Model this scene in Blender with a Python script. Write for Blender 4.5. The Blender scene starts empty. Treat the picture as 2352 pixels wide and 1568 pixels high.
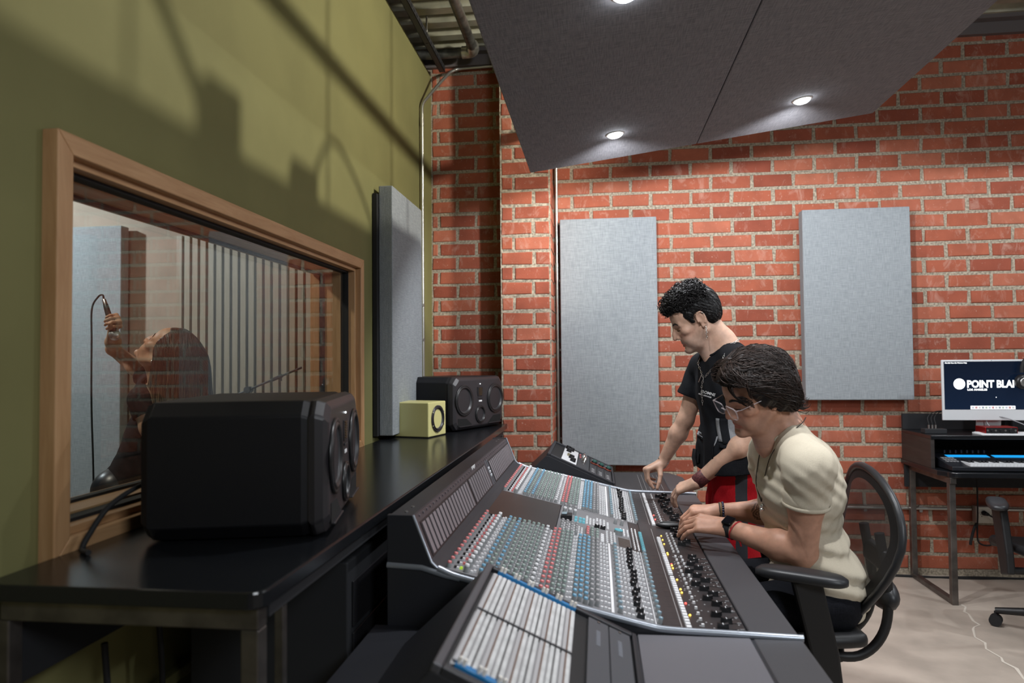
import bpy, bmesh, math, random
import numpy as np
from mathutils import Vector, Matrix, Euler
R = math.radians
random.seed(7); rng = np.random.default_rng(7)
S = bpy.context.scene
COL = S.collection

# ---------------------------------------------------------------- camera
cd = bpy.data.cameras.new('camera'); cam = bpy.data.objects.new('camera', cd); COL.objects.link(cam)
cd.sensor_width = 36.0; cd.lens = 36.0*1600/2352; cd.clip_start = 0.05
_y, _p, _r = R(-7.0), R(1.68), R(-0.505)
_f = Vector((math.sin(_y)*math.cos(_p), math.cos(_y)*math.cos(_p), math.sin(_p)))
_x = Vector((math.cos(_y), -math.sin(_y), 0)); _u = _x.cross(_f)
_x2 = _x*math.cos(_r)+_u*math.sin(_r); _u2 = _u*math.cos(_r)-_x*math.sin(_r)
_m = Matrix((_x2, _u2, -_f)).transposed().to_4x4(); _m.translation = (0, 0, 1.4)
cam.matrix_world = _m
cd.dof.use_dof = True; cd.dof.focus_distance = 2.9; cd.dof.aperture_fstop = 2.7
S.camera = cam

# ---------------------------------------------------------------- world, exposure
W = bpy.data.worlds.new('world'); S.world = W; W.use_nodes = True
W.node_tree.nodes['Background'].inputs[0].default_value = (.55, .62, .75, 1)
W.node_tree.nodes['Background'].inputs[1].default_value = 0.025
S.view_settings.view_transform = 'Standard'; S.view_settings.look = 'None'
S.view_settings.gamma = 1.0; S.view_settings.use_curve_mapping = False
S.view_settings.exposure = 0.5
S.cycles.use_denoising = True
S.cycles.max_bounces = 8; S.cycles.diffuse_bounces = 4; S.cycles.glossy_bounces = 4
S.cycles.transmission_bounces = 6; S.cycles.transparent_max_bounces = 8
S.cycles.caustics_reflective = False; S.cycles.caustics_refractive = False
S.cycles.sample_clamp_indirect = 6.0

def light(name, kind, loc, energy, color=(1, 1, 1), aim=None, **kw):
    d = bpy.data.lights.new(name, kind); d.energy = energy; d.color = color
    for k, v in kw.items(): setattr(d, k, v)
    o = bpy.data.objects.new(name, d); COL.objects.link(o); o.location = loc
    if aim is not None:
        o.rotation_euler = (Vector(aim)-Vector(loc)).to_track_quat('-Z', 'Y').to_euler()
    return o

# room lamps outside the frame, an added fill behind and to the right, and a track spot above the cloud
COOL = (.90, .95, 1.0); WARM = (1.0, .93, .80)
def lamp(loc, e, c=COOL): return light('room_lamp', 'SPOT', loc, e, c, (loc[0], loc[1]+.03, loc[2]-1), spot_size=R(178), spot_blend=.06, shadow_soft_size=.04)
lamp((3.0, 3.4, 2.66), 42); lamp((3.0, 2.1, 2.66), 26)
light('fill_lamp', 'AREA', (1.9, -1.2, 2.9), 42, COOL, (.9, 2.6, 1.0), size=.9)
light('track_spot', 'SPOT', (1.15, 3.2, 3.28), 150, (1.0, .95, .82), (-1.165, 3.35, 2.70), spot_size=R(112), spot_blend=.5, shadow_soft_size=.065)
light('booth_lamp', 'SPOT', (-4.55, 3.55, 2.9), 135, (.86, .93, 1.0), (-3.5, 4.84, 1.4), spot_size=R(120), spot_blend=.6, shadow_soft_size=.06)
light('booth_lamp', 'SPOT', (-2.55, 2.3, 2.95), 58, (1.0, .90, .78), (-2.3, 3.2, 1.2), spot_size=R(130), spot_blend=.6, shadow_soft_size=.08)

# ---------------------------------------------------------------- materials
MATS = {}
def N(nt, t, **kw):
    n = nt.nodes.new(t)
    for k, v in kw.items():
        if k in n.inputs: n.inputs[k].default_value = v
        else: setattr(n, k, v)
    return n
def mat(name, col, rough=.5, metal=0.0, var=0.0, vscale=20, bump=0.0, bscale=200, spec=.5, emit=None, estr=0.0, coat=0.0, trans=0.0, alpha=1.0, vcol2=None, stretch=None, sheen=0.0, sss=0.0):
    if name in MATS: return MATS[name]
    m = bpy.data.materials.new(name); m.use_nodes = True; nt = m.node_tree
    b = nt.nodes['Principled BSDF']; L = nt.links.new
    c4 = (*col, 1)
    b.inputs['Base Color'].default_value = c4; b.inputs['Roughness'].default_value = rough
    b.inputs['Metallic'].default_value = metal; b.inputs['Specular IOR Level'].default_value = spec
    b.inputs['Coat Weight'].default_value = coat; b.inputs['Transmission Weight'].default_value = trans
    b.inputs['Alpha'].default_value = alpha; b.inputs['Sheen Weight'].default_value = sheen
    if sss: b.inputs['Subsurface Weight'].default_value = sss; b.inputs['Subsurface Radius'].default_value = (.02, .008, .004); b.inputs['Subsurface Scale'].default_value = .35
    if emit: b.inputs['Emission Color'].default_value = (*emit, 1); b.inputs['Emission Strength'].default_value = estr
    if var or bump:
        tc = N(nt, 'ShaderNodeTexCoord'); mp = N(nt, 'ShaderNodeMapping')
        L(tc.outputs['Object'], mp.inputs[0])
        if stretch: mp.inputs['Scale'].default_value = stretch
    if var:
        n = N(nt, 'ShaderNodeTexNoise', Scale=vscale, Detail=4.0); L(mp.outputs[0], n.inputs['Vector'])
        mx = N(nt, 'ShaderNodeMix', data_type='RGBA')
        d = vcol2 or tuple(max(0, c*(1-var)) for c in col)
        u = tuple(min(1, c*(1+var)) for c in col) if vcol2 is None else col
        mx.inputs[6].default_value = (*u, 1); mx.inputs[7].default_value = (*d, 1)
        rp = N(nt, 'ShaderNodeMapRange'); rp.inputs[1].default_value = .35; rp.inputs[2].default_value = .65
        L(n.outputs[0], rp.inputs[0]); L(rp.outputs[0], mx.inputs[0]); L(mx.outputs[2], b.inputs['Base Color'])
    if bump:
        n2 = N(nt, 'ShaderNodeTexNoise', Scale=bscale, Detail=3.0); L(mp.outputs[0], n2.inputs['Vector'])
        bp = N(nt, 'ShaderNodeBump', Strength=bump, Distance=.002); L(n2.outputs[0], bp.inputs['Height']); L(bp.outputs[0], b.inputs['Normal'])
    MATS[name] = m
    return m

def fabric(name, col, col2, scale=260, bump=.35, ax=((1, 1, .07), (.07, 1, 1))):
    """woven cloth: crossed warp and weft noise"""
    if name in MATS: return MATS[name]
    m = bpy.data.materials.new(name); m.use_nodes = True; nt = m.node_tree; L = nt.links.new
    b = nt.nodes['Principled BSDF']; b.inputs['Roughness'].default_value = .95; b.inputs['Specular IOR Level'].default_value = .15
    tc = N(nt, 'ShaderNodeTexCoord'); outs = []
    for sc in ax:
        mp = N(nt, 'ShaderNodeMapping'); mp.inputs['Scale'].default_value = sc
        n = N(nt, 'ShaderNodeTexNoise', Scale=scale, Detail=2.0); L(tc.outputs['Object'], mp.inputs[0]); L(mp.outputs[0], n.inputs['Vector']); outs.append(n)
    ad = N(nt, 'ShaderNodeMath', operation='ADD'); L(outs[0].outputs[0], ad.inputs[0]); L(outs[1].outputs[0], ad.inputs[1])
    rp = N(nt, 'ShaderNodeMapRange'); rp.inputs[1].default_value = .78; rp.inputs[2].default_value = 1.22; L(ad.outputs[0], rp.inputs[0])
    mx = N(nt, 'ShaderNodeMix', data_type='RGBA'); mx.inputs[6].default_value = (*col, 1); mx.inputs[7].default_value = (*col2, 1)
    L(rp.outputs[0], mx.inputs[0]); L(mx.outputs[2], b.inputs['Base Color'])
    bp = N(nt, 'ShaderNodeBump', Strength=bump, Distance=.001); L(ad.outputs[0], bp.inputs['Height']); L(bp.outputs[0], b.inputs['Normal'])
    MATS[name] = m; return m

def wood(name, c1, c2, axis=1, scale=9):
    if name in MATS: return MATS[name]
    m = bpy.data.materials.new(name); m.use_nodes = True; nt = m.node_tree; L = nt.links.new
    b = nt.nodes['Principled BSDF']; b.inputs['Roughness'].default_value = .45
    tc = N(nt, 'ShaderNodeTexCoord'); mp = N(nt, 'ShaderNodeMapping')
    s = [6.0, 6.0, 6.0]; s[axis] = .5; mp.inputs['Scale'].default_value = s
    L(tc.outputs['Object'], mp.inputs[0])
    n = N(nt, 'ShaderNodeTexNoise', Scale=scale, Detail=6.0, Roughness=.65); n.inputs['Distortion'].default_value = .6
    L(mp.outputs[0], n.inputs['Vector'])
    rp = N(nt, 'ShaderNodeMapRange'); rp.inputs[1].default_value = .35; rp.inputs[2].default_value = .68; L(n.outputs[0], rp.inputs[0])
    mx = N(nt, 'ShaderNodeMix', data_type='RGBA'); mx.inputs[6].default_value = (*c1, 1); mx.inputs[7].default_value = (*c2, 1)
    L(rp.outputs[0], mx.inputs[0]); L(mx.outputs[2], b.inputs['Base Color'])
    bp = N(nt, 'ShaderNodeBump', Strength=.15, Distance=.001); L(n.outputs[0], bp.inputs['Height']); L(bp.outputs[0], b.inputs['Normal'])
    MATS[name] = m; return m

def brick_mat():
    m = bpy.data.materials.new('fired_brick'); m.use_nodes = True; nt = m.node_tree; L = nt.links.new
    b = nt.nodes['Principled BSDF']; b.inputs['Roughness'].default_value = .82; b.inputs['Specular IOR Level'].default_value = .25
    oi = N(nt, 'ShaderNodeObjectInfo'); ge = N(nt, 'ShaderNodeNewGeometry')
    ad = N(nt, 'ShaderNodeMath', operation='ADD'); L(oi.outputs['Random'], ad.inputs[0]); L(ge.outputs['Random Per Island'], ad.inputs[1])
    fr = N(nt, 'ShaderNodeMath', operation='FRACT'); L(ad.outputs[0], fr.inputs[0])
    cr = N(nt, 'ShaderNodeValToRGB'); e = cr.color_ramp.elements
    e[0].position = 0; e[0].color = (.265, .068, .040, 1); e[1].position = 1; e[1].color = (.44, .145, .085, 1)
    for p, c in ((.3, (.33, .088, .050, 1)), (.6, (.37, .104, .057, 1)), (.85, (.40, .122, .072, 1))):
        x = e.new(p); x.color = c
    L(fr.outputs[0], cr.inputs[0])
    ps = ge.outputs['Position']
    n1 = N(nt, 'ShaderNodeTexNoise', Scale=9.0, Detail=5.0); L(ps, n1.inputs['Vector'])
    mx = N(nt, 'ShaderNodeMix', data_type='RGBA'); mx.blend_type = 'MULTIPLY'; mx.inputs[0].default_value = .55
    rg = N(nt, 'ShaderNodeMapRange'); rg.inputs[1].default_value = .3; rg.inputs[2].default_value = .7; rg.inputs[3].default_value = .72; rg.inputs[4].default_value = 1.2
    L(n1.outputs[0], rg.inputs[0])
    cb = N(nt, 'ShaderNodeCombineColor'); [L(rg.outputs[0], cb.inputs[i]) for i in range(3)]
    L(cr.outputs[0], mx.inputs[6]); L(cb.outputs[0], mx.inputs[7])
    # chalky lime stains and scuffs
    mp = N(nt, 'ShaderNodeMapping'); mp.inputs['Scale'].default_value = (1, 1, .55); L(ps, mp.inputs[0])
    n2 = N(nt, 'ShaderNodeTexNoise', Scale=14.0, Detail=7.0, Roughness=.7); n2.inputs['Distortion'].default_value = .8; L(mp.outputs[0], n2.inputs['Vector'])
    r2 = N(nt, 'ShaderNodeMapRange'); r2.inputs[1].default_value = .54; r2.inputs[2].default_value = .80; r2.inputs[4].default_value = .60; L(n2.outputs[0], r2.inputs[0])
    n3 = N(nt, 'ShaderNodeTexNoise', Scale=70.0, Detail=3.0); L(ps, n3.inputs['Vector'])
    r3 = N(nt, 'ShaderNodeMapRange'); r3.inputs[1].default_value = .68; r3.inputs[2].default_value = .76; r3.inputs[4].default_value = .55; L(n3.outputs[0], r3.inputs[0])
    mxx = N(nt, 'ShaderNodeMath', operation='MAXIMUM'); L(r2.outputs[0], mxx.inputs[0]); L(r3.outputs[0], mxx.inputs[1])
    m2 = N(nt, 'ShaderNodeMix', data_type='RGBA'); m2.inputs[7].default_value = (.62, .42, .34, 1)
    L(mxx.outputs[0], m2.inputs[0]); L(mx.outputs[2], m2.inputs[6]); L(m2.outputs[2], b.inputs['Base Color'])
    n4 = N(nt, 'ShaderNodeTexNoise', Scale=160.0, Detail=4.0); L(ps, n4.inputs['Vector'])
    bp = N(nt, 'ShaderNodeBump', Strength=.45, Distance=.003); L(n4.outputs[0], bp.inputs['Height']); L(bp.outputs[0], b.inputs['Normal'])
    MATS['brick'] = m; return m

# ---------------------------------------------------------------- mesh builder
class MB:
    def __init__(s): s.v = []; s.f = []; s.mi = []; s.sm = []
    def add(s, vs, fs, mi=0, smooth=False, M=None):
        o = len(s.v)
        if M is not None: vs = [tuple(M @ Vector(v)) for v in vs]
        s.v += [tuple(v) for v in vs]
        for f in fs: s.f.append(tuple(i+o for i in f)); s.mi.append(mi); s.sm.append(smooth)
        return s
    def box(s, lo, hi, mi=0, M=None):
        x0, y0, z0 = lo; x1, y1, z1 = hi
        v = [(x0,y0,z0),(x1,y0,z0),(x1,y1,z0),(x0,y1,z0),(x0,y0,z1),(x1,y0,z1),(x1,y1,z1),(x0,y1,z1)]
        return s.add(v, [(3,2,1,0),(4,5,6,7),(0,1,5,4),(1,2,6,5),(2,3,7,6),(3,0,4,7)], mi, False, M)
    def cbox(s, c, d, mi=0, M=None):
        return s.box([c[i]-d[i]/2 for i in range(3)], [c[i]+d[i]/2 for i in range(3)], mi, M)
    def prism(s, poly, a, b, axis=1, mi=0, M=None):
        """polygon in the plane of the other two axes (in cyclic order x,y / x,z / y,z), extruded a..b along axis"""
        def P(u, w, t):
            return (t, u, w) if axis == 0 else (u, t, w) if axis == 1 else (u, w, t)
        n = len(poly); v = [P(u, w, a) for u, w in poly]+[P(u, w, b) for u, w in poly]
        fs = [(i, (i+1) % n, n+(i+1) % n, n+i) for i in range(n)]+[tuple(range(n))[::-1], tuple(range(n, 2*n))]
        return s.add(v, fs, mi, False, M)
    def cyl(s, p0, p1, r0, r1=None, n=16, mi=0, cap=True, smooth=True, M=None):
        r1 = r0 if r1 is None else r1
        return s.lathe(p0, Vector(p1)-Vector(p0), [(0, r0), (1, r1)], n, mi, cap, smooth, M, True)
    def lathe(s, o, ax, prof, n=20, mi=0, cap=True, smooth=True, M=None, rel=False):
        o = Vector(o); ax = Vector(ax); L = ax.length if rel else 1.0; d = ax.normalized()
        a = d.orthogonal().normalized(); b = d.cross(a)
        v = []; fs = []
        for t, r in prof:
            for k in range(n):
                an = 2*math.pi*k/n; v.append(o+d*(t*L)+(a*math.cos(an)+b*math.sin(an))*r)
        for j in range(len(prof)-1):
            for k in range(n):
                k2 = (k+1) % n; fs.append((j*n+k, j*n+k2, (j+1)*n+k2, (j+1)*n+k))
        s.add(v, fs, mi, smooth, M)
        if cap:
            s.add(v[:n], [tuple(range(n))[::-1]], mi, False, M); s.add(v[-n:], [tuple(range(n))], mi, False, M)
        return s
    def tube(s, path, r, n=8, mi=0, smooth=True, cap=True, M=None, closed=False):
        P = [Vector(p) for p in path]; m = len(P); rr = r if hasattr(r, '__len__') else [r]*m
        v = []; fs = []; prev = None
        for i in range(m):
            if closed: t = (P[(i+1) % m]-P[i-1])
            else: t = P[min(i+1, m-1)]-P[max(i-1, 0)]
            t = t.normalized() if t.length > 1e-9 else Vector((0, 0, 1))
            if prev is None: a = t.orthogonal().normalized()
            else:
                a = prev-t*prev.dot(t); a = a.normalized() if a.length > 1e-6 else t.orthogonal().normalized()
            prev = a; b = t.cross(a)
            for k in range(n):
                an = 2*math.pi*k/n; v.append(P[i]+(a*math.cos(an)+b*math.sin(an))*rr[i])
        for j in range(m if closed else m-1):
            j2 = (j+1) % m
            for k in range(n):
                k2 = (k+1) % n; fs.append((j*n+k, j*n+k2, j2*n+k2, j2*n+k))
        s.add(v, fs, mi, smooth, M)
        if cap and not closed:
            s.add(v[:n], [tuple(range(n))[::-1]], mi, False, M); s.add(v[-n:], [tuple(range(n))], mi, False, M)
        return s
    def sphere(s, c, r, n=16, m=10, mi=0, M=None):
        c = Vector(c); rr = r if hasattr(r, '__len__') else (r, r, r)
        v = [c+Vector((0, 0, rr[2]))]
        for j in range(1, m):
            th = math.pi*j/m
            for k in range(n):
                ph = 2*math.pi*k/n; v.append(c+Vector((rr[0]*math.sin(th)*math.cos(ph), rr[1]*math.sin(th)*math.sin(ph), rr[2]*math.cos(th))))
        v.append(c-Vector((0, 0, rr[2]))); fs = []
        for k in range(n):
            fs.append((0, 1+k, 1+(k+1) % n)); e = 1+(m-2)*n
            fs.append((e+(k+1) % n, e+k, len(v)-1))
        for j in range(m-2):
            for k in range(n): fs.append((1+j*n+k, 1+(j+1)*n+k, 1+(j+1)*n+(k+1) % n, 1+j*n+(k+1) % n))
        return s.add(v, fs, mi, True, M)
    def mesh(s, name):
        me = bpy.data.meshes.new(name); me.from_pydata(s.v, [], s.f)
        me.polygons.foreach_set('material_index', s.mi); me.polygons.foreach_set('use_smooth', s.sm); me.update()
        return me
    def build(s, name, mats, parent=None, bevel=0, seg=2, loc=None, fix=True):
        me = s.mesh(name)
        if fix:
            bm = bmesh.new(); bm.from_mesh(me); bmesh.ops.recalc_face_normals(bm, faces=bm.faces); bm.to_mesh(me); bm.free()
        return link(name, me, mats, parent, bevel, seg, loc)

def link(name, me, mats, parent=None, bevel=0, seg=2, loc=None):
    for m in (mats if isinstance(mats, (list, tuple)) else [mats]): me.materials.append(m)
    o = bpy.data.objects.new(name, me); COL.objects.link(o)
    if loc is not None: o.location = loc
    if parent is not None: o.parent = parent
    if bevel:
        b = o.modifiers.new('edge', 'BEVEL'); b.width = bevel; b.segments = seg; b.limit_method = 'ANGLE'; b.angle_limit = R(40); b.harden_normals = False
    return o
def tag(o, label=None, cat=None, group=None, kind=None):
    if label: o['label'] = label
    if cat: o['category'] = cat
    if group: o['group'] = group
    if kind: o['kind'] = kind
    return o
def empty(name, loc=(0, 0, 0), rz=0.0, label=None, cat=None, group=None, kind=None):
    o = bpy.data.objects.new(name, None); COL.objects.link(o); o.location = loc; o.rotation_euler = (0, 0, rz); o.empty_display_size = .05
    return tag(o, label, cat, group, kind)
def rep(src, name=None, parent=None, loc=None, rot=None, scale=None):
    c = src.copy(); COL.objects.link(c)
    if name: c.name = name
    if parent is not None: c.parent = parent
    if loc is not None: c.location = loc
    if rot is not None: c.rotation_euler = rot
    if scale is not None: c.scale = scale
    return c
def smooth_path(pts, n=8):
    """Catmull-Rom through points"""
    P = [Vector(p) for p in pts]; P = [P[0]*2-P[1]]+P+[P[-1]*2-P[-2]]; out = []
    for i in range(1, len(P)-2):
        for k in range(n):
            t = k/n; a, b, c, d = P[i-1:i+3]
            out.append(.5*((2*b)+(c-a)*t+(2*a-5*b+4*c-d)*t*t+(3*b-a-3*c+d)*t**3))
    out.append(P[-2]); return out
def text(name, s, size, mtx, m, parent=None, ext=.0006, align='LEFT', sx=1.0, bold=0.0, sp=1.0):
    cu = bpy.data.curves.new(name, 'FONT'); cu.body = s; cu.size = size; cu.extrude = ext; cu.align_x = align; cu.offset = bold; cu.space_character = sp
    cu.resolution_u = 3
    o = bpy.data.objects.new(name, cu); COL.objects.link(o)
    dg = bpy.context.evaluated_depsgraph_get(); me = bpy.data.meshes.new_from_object(o.evaluated_get(dg)); me.name = name
    bpy.data.objects.remove(o); bpy.data.curves.remove(cu)
    me.transform(mtx @ Matrix.Diagonal((sx, 1, 1, 1))); me.materials.clear()
    return link(name, me, m, parent)

# common materials
BLACK = mat('black_satin', (.012, .012, .014), .38)
BLKMATTE = mat('black_matte', (.014, .015, .018), .7, bump=.15, bscale=900)
BLKRUB = mat('black_rubber', (.01, .01, .011), .75)
CHROME = mat('chrome', (.75, .75, .76), .18, 1.0)
STEEL = mat('brushed_steel', (.42, .41, .40), .38, 1.0, var=.12, vscale=40)
RAWSTEEL = mat('raw_steel_tube', (.16, .145, .135), .42, .85, var=.25, vscale=14)
WHITEPL = mat('white_plastic', (.78, .79, .80), .4)
# ================================================================ ROOM
GREEN = mat('olive_paint', (.20, .19, .078), .7, spec=.2, var=.06, vscale=3, bump=.12, bscale=420)
MORTAR = mat('mortar', (.34, .29, .22), .95, var=.40, vscale=75, bump=1.0, bscale=190)
BRICK = brick_mat()
CONC = mat('concrete_floor', (.44, .375, .315), .42, var=.16, vscale=4, bump=.15, bscale=60)
OAK = wood('oak_trim', (.56, .33, .165), (.43, .235, .105), 1, 7)
OAKV = wood('oak_trim_upright', (.56, .33, .165), (.43, .235, .105), 2, 7)
DECK = mat('galvanised_deck', (.50, .49, .38), .45, .5, var=.25, vscale=6)
DARKSTEEL = mat('dark_steel', (.05, .05, .055), .5, .6)
GREYFABX = fabric('grey_acoustic_cloth_side', (.235, .258, .275), (.325, .348, .365), 260, ax=((1, 1, .07), (1, .07, 1)))
GREYFAB = fabric('grey_acoustic_cloth', (.235, .258, .275), (.325, .348, .365), 260)
CLOUDFAB = fabric('charcoal_acoustic_cloth', (.20, .20, .22), (.30, .295, .32), 230, ax=((1, .07, 1), (.07, 1, 1)))
DKFAB = fabric('dark_panel_edge', (.07, .085, .10), (.11, .125, .14), 260)

WX, BY, WTOP = -1.165, 4.84, 3.46
fl = tag(MB().box((-5.2, -3.2, -.1), (5.2, 4.95, 0)).build('floor', CONC), 'smooth beige polished concrete floor with a pale crack', None, kind='structure')
crack = [(2.03,4.28),(2.037,4.24),(1.99,4.16),(1.996,4.126),(1.966,4.02),(1.97,3.965),(1.925,3.93),(1.905,3.899),(1.86,3.79),(1.872,3.72),(1.837,3.645),(1.853,3.547),(1.835,3.50),(1.855,3.432),(1.824,3.32),(1.83,3.1),(1.80,2.9),(1.81,2.6)]
v = []; f = []
for i, (x, y) in enumerate(crack):
    w = .004+.005*random.random(); v += [(x-w, y, .0012), (x+w, y, .0012)]
    if i: f.append((2*i-2, 2*i-1, 2*i+1, 2*i))
MB().add(v, f).build('crack', mat('crack_filler', (.62, .56, .48), .8), fl)

# green wall with the window opening
WY0, WY1, WZ0, WZ1 = 1.372, 3.246, 1.03, 1.866
w = MB(); T = -1.345
w.box((T, -3.2, 0), (WX, WY0, WTOP)); w.box((T, WY1, 0), (WX, BY, WTOP)); w.box((T, WY0, 0), (WX, WY1, WZ0)); w.box((T, WY0, WZ1), (WX, WY1, WTOP))
tag(w.build('wall_left', GREEN), 'olive green painted wall with the control room window', None, kind='structure')

def brick_mesh(wd, ht, k):
    rr = random.Random(k*977+int(wd*1e4)); j = lambda a: rr.uniform(-a, a)
    b = .003; d = .03; x0, x1, z0, z1 = -wd/2, wd/2, -ht/2, ht/2
    o = [(x0+j(.003), 0, z0+j(.003)), (x1+j(.003), 0, z0+j(.003)), (x1+j(.003), 0, z1+j(.003)), (x0+j(.003), 0, z1+j(.003))]
    fr = [(p[0]-math.copysign(b+abs(j(.003)), p[0]), -.0035-abs(j(.0025)), p[2]-math.copysign(b+abs(j(.002)), p[2])) for p in o]
    bk = [(p[0], d, p[2]) for p in o]
    V = fr+[(p[0], -.001, p[2]) for p in o]+bk; F = [(0, 1, 2, 3)]
    for i in range(4):
        k2 = (i+1) % 4; F += [(i, 4+i, 4+k2, k2), (4+i, 8+i, 8+k2, 4+k2)]
    return V, F
_bc = {}
def brick_piece(wd, ht, k):
    key = (round(wd, 3), k)
    if key not in _bc:
        V, F = brick_mesh(wd, ht, k); me = bpy.data.meshes.new('brick'); me.from_pydata(V, [], F); me.update(); me.materials.append(BRICK); _bc[key] = me
    return _bc[key]
def lay(parent, face, x0, x1, z0, z1, xph, zph, pitch, keep, blen=.27, mort=.0215, cuts=None):
    """courses of bricks on a wall facing -Y; keep(x,z) -> own object, else joined"""
    rest = MB(); rest_n = 0; n = 0
    k0 = math.floor((z0-zph)/pitch)-1
    for r in range(k0, int((z1-zph)/pitch)+2):
        zc = zph+(r+.5)*pitch
        if zc-pitch/2 < z0-1e-4 or zc+pitch/2 > z1+.03: continue
        if cuts: edges = cuts[r % 2]
        else:
            ph = xph if r % 2 == 0 else xph+blen/2
            i0 = math.floor((x0-ph)/blen); edges = [x0]+[ph+i*blen for i in range(i0, i0+80) if x0+.03 < ph+i*blen < x1-.03]+[x1]
        for a, b in zip(edges[:-1], edges[1:]):
            wd, ht = b-a-mort, pitch-mort; xc = (a+b)/2; k = rng.integers(0, 6)
            if wd < .02: continue
            if keep(xc, zc) and n < 300:
                o = bpy.data.objects.new('brick', brick_piece(wd, ht, int(k))); COL.objects.link(o); o.parent = parent
                o.location = (xc+random.uniform(-.002, .002), face+random.uniform(-.003, .002), zc+random.uniform(-.0025, .0025)); o.rotation_euler = (0, R(random.uniform(-.5, .5)), 0); n += 1
            else:
                V, F = brick_mesh(wd, ht, int(k)); rest.add([(p[0]+xc, p[1]+face, p[2]+zc) for p in V], F); rest_n += 1
    if rest_n: tag(rest.build('brick_courses', BRICK, parent, fix=False), kind='stuff')
    return n
wb = tag(MB().box((-1.345, BY, 0), (5.2, BY+.2, 3.8)).build('wall_back', MORTAR), 'red brick wall behind the console and workstation', None, kind='structure')
def seen(x, z):
    if x > 2.86: return False
    if x < -.62: return x > WX and z > .85
    if x < 1.83 and z > 2.74+.131*(x+.454)+.05: return False
    if x >= 1.83 and z > 3.05+.94*(x-1.83)+.05: return False
    if -.16 < x < .30 and .74 < z < 2.34: return False
    if 1.46 < x < 1.95 and 1.2 < z < 2.36: return False
    if x < .5 and z < .72: return False
    if x < 1.5 and z < .15: return False
    return True
n1 = lay(wb, BY, WX, 5.2, 0, 3.75, 1.048, 1.445+.1008*3, .1008, seen)
# pilaster in front of the wall
pl = tag(MB().box((-.628, 4.54, 0), (-.297, BY, 3.75)).build('pillar', MORTAR), 'brick pillar standing proud of the wall behind the loudspeaker', None, kind='structure')
lay(pl, 4.54, -.628, -.297, 0, 3.75, 0, .835, .0996, lambda x, z: .9 < z < 3.0, cuts=([-.628, -.409, -.297], [-.628, -.540, -.297]))
side = MB()
for r in range(0, 37):
    zc = .835-.0996*8+(r+.5)*.0996; V, F = brick_mesh(.285 if r % 2 else .19, .086, r % 6)
    side.add([(-.297-p[1]*1.0+0, 4.69+p[0]-(.0 if r % 2 else .05), p[2]+zc) for p in V], F)
tag(side.build('brick_courses', BRICK, pl), kind='stuff')
# booth side of the same brick wall
wbo = tag(MB().box((-5.2, BY, 0), (-1.345, BY+.2, 3.8)).build('wall_booth_back', mat('booth_taupe', (.33, .27, .215), .8, var=.08, vscale=5)), 'plain taupe painted back wall of the vocal booth seen through the glass', None, kind='structure')
BOOTHW = mat('booth_paint', (.16, .16, .15), .8)
tag(MB().box((-5.2, -3.2, 0), (-5.0, BY, 3.8)).build('wall_booth_left', BOOTHW), 'dark side wall of the vocal booth', None, kind='structure')
tag(MB().box((-5.0, -.6, 0), (-1.345, -.5, 3.1)).build('wall_booth_front', BOOTHW), 'dark front wall of the vocal booth', None, kind='structure')
tag(MB().box((-5.0, -.5, 3.1), (-1.345, BY, 3.2)).build('ceiling_booth', BOOTHW), 'dark ceiling of the vocal booth', None, kind='structure')
# far side of the control room, out of frame
tag(MB().box((5.2, -3.2, 0), (5.4, BY, 3.8)).build('wall_right', mat('white_paint', (.42, .40, .38), .8)), 'pale wall on the far side of the room', None, kind='structure')
tag(MB().box((-5.2, -3.4, 0), (5.4, -3.2, 3.8)).build('wall_front', mat('white_paint', (.42, .40, .38), .8)), 'pale wall behind the viewpoint', None, kind='structure')

# corrugated steel deck
prof = []; y = -3.2
while y < BY:
    prof += [(y, 3.60), (y+.075, 3.60), (y+.095, 3.655), (y+.16, 3.655)]; y += .18
v = []; f = []
for i, (y, z) in enumerate(prof):
    v += [(-1.4, y, z), (5.2, y, z)]
    if i: f.append((2*i-2, 2*i, 2*i+1, 2*i-1))
dk = MB().add(v, f); dk.box((-1.4, -3.2, 3.70), (5.2, BY, 3.8))
tag(dk.build('ceiling', DECK), 'corrugated galvanised steel roof deck', None, kind='structure')
# ledger beam on the brick wall, perforated strut along the green wall, pipe and conduits
lb = MB(); lb.box((-1.2, 4.74, 3.575), (5.2, BY, 3.60)); lb.box((-1.2, 4.80, 3.50), (5.2, BY, 3.575))
tag(lb.build('trim_1', mat('beam_paint', (.17, .15, .15), .5, .3)), 'steel ledger angle under the roof deck on the brick wall', None, kind='structure')
st = empty('strut_channel', (-1.06, 3.6, 3.46), 0, 'perforated steel strut channel hung under the deck beside the green wall', 'steel channel')
b = MB()
b.box((-.02, -3.0, -.02), (.02, 1.15, -.017)); b.box((-.02, -3.0, -.02), (-.017, 1.15, .02)); b.box((.017, -3.0, -.02), (.02, 1.15, .02))
b.build('channel', DARKSTEEL, st)
b = MB()
for k in range(40): b.cbox((.021, 1.1-.06*k, 0), (.002, .028, .014))
tag(b.build('slots', BLKRUB, st), kind='stuff')
for yy in (-2.2, -.6, .7):
    MB().cyl((0, yy, -.02), (0, yy, .16), .006).build('hanger_rod', STEEL, st)
pp = empty('pipe', (0, 4.66, 3.53), 0, 'galvanised water pipe with an elbow under the deck', 'pipe')
MB().cyl((-1.30, 0, 0), (-.87, 0, 0), .033, n=20).build('pipe_run', mat('galv_pipe', (.13, .13, .12), .4, .7, var=.4, vscale=18), pp)
e = [(-.87+.055*math.sin(t), -.055+.055*math.cos(t), .0+.0*t) for t in np.linspace(0, math.pi/2, 7)]
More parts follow.
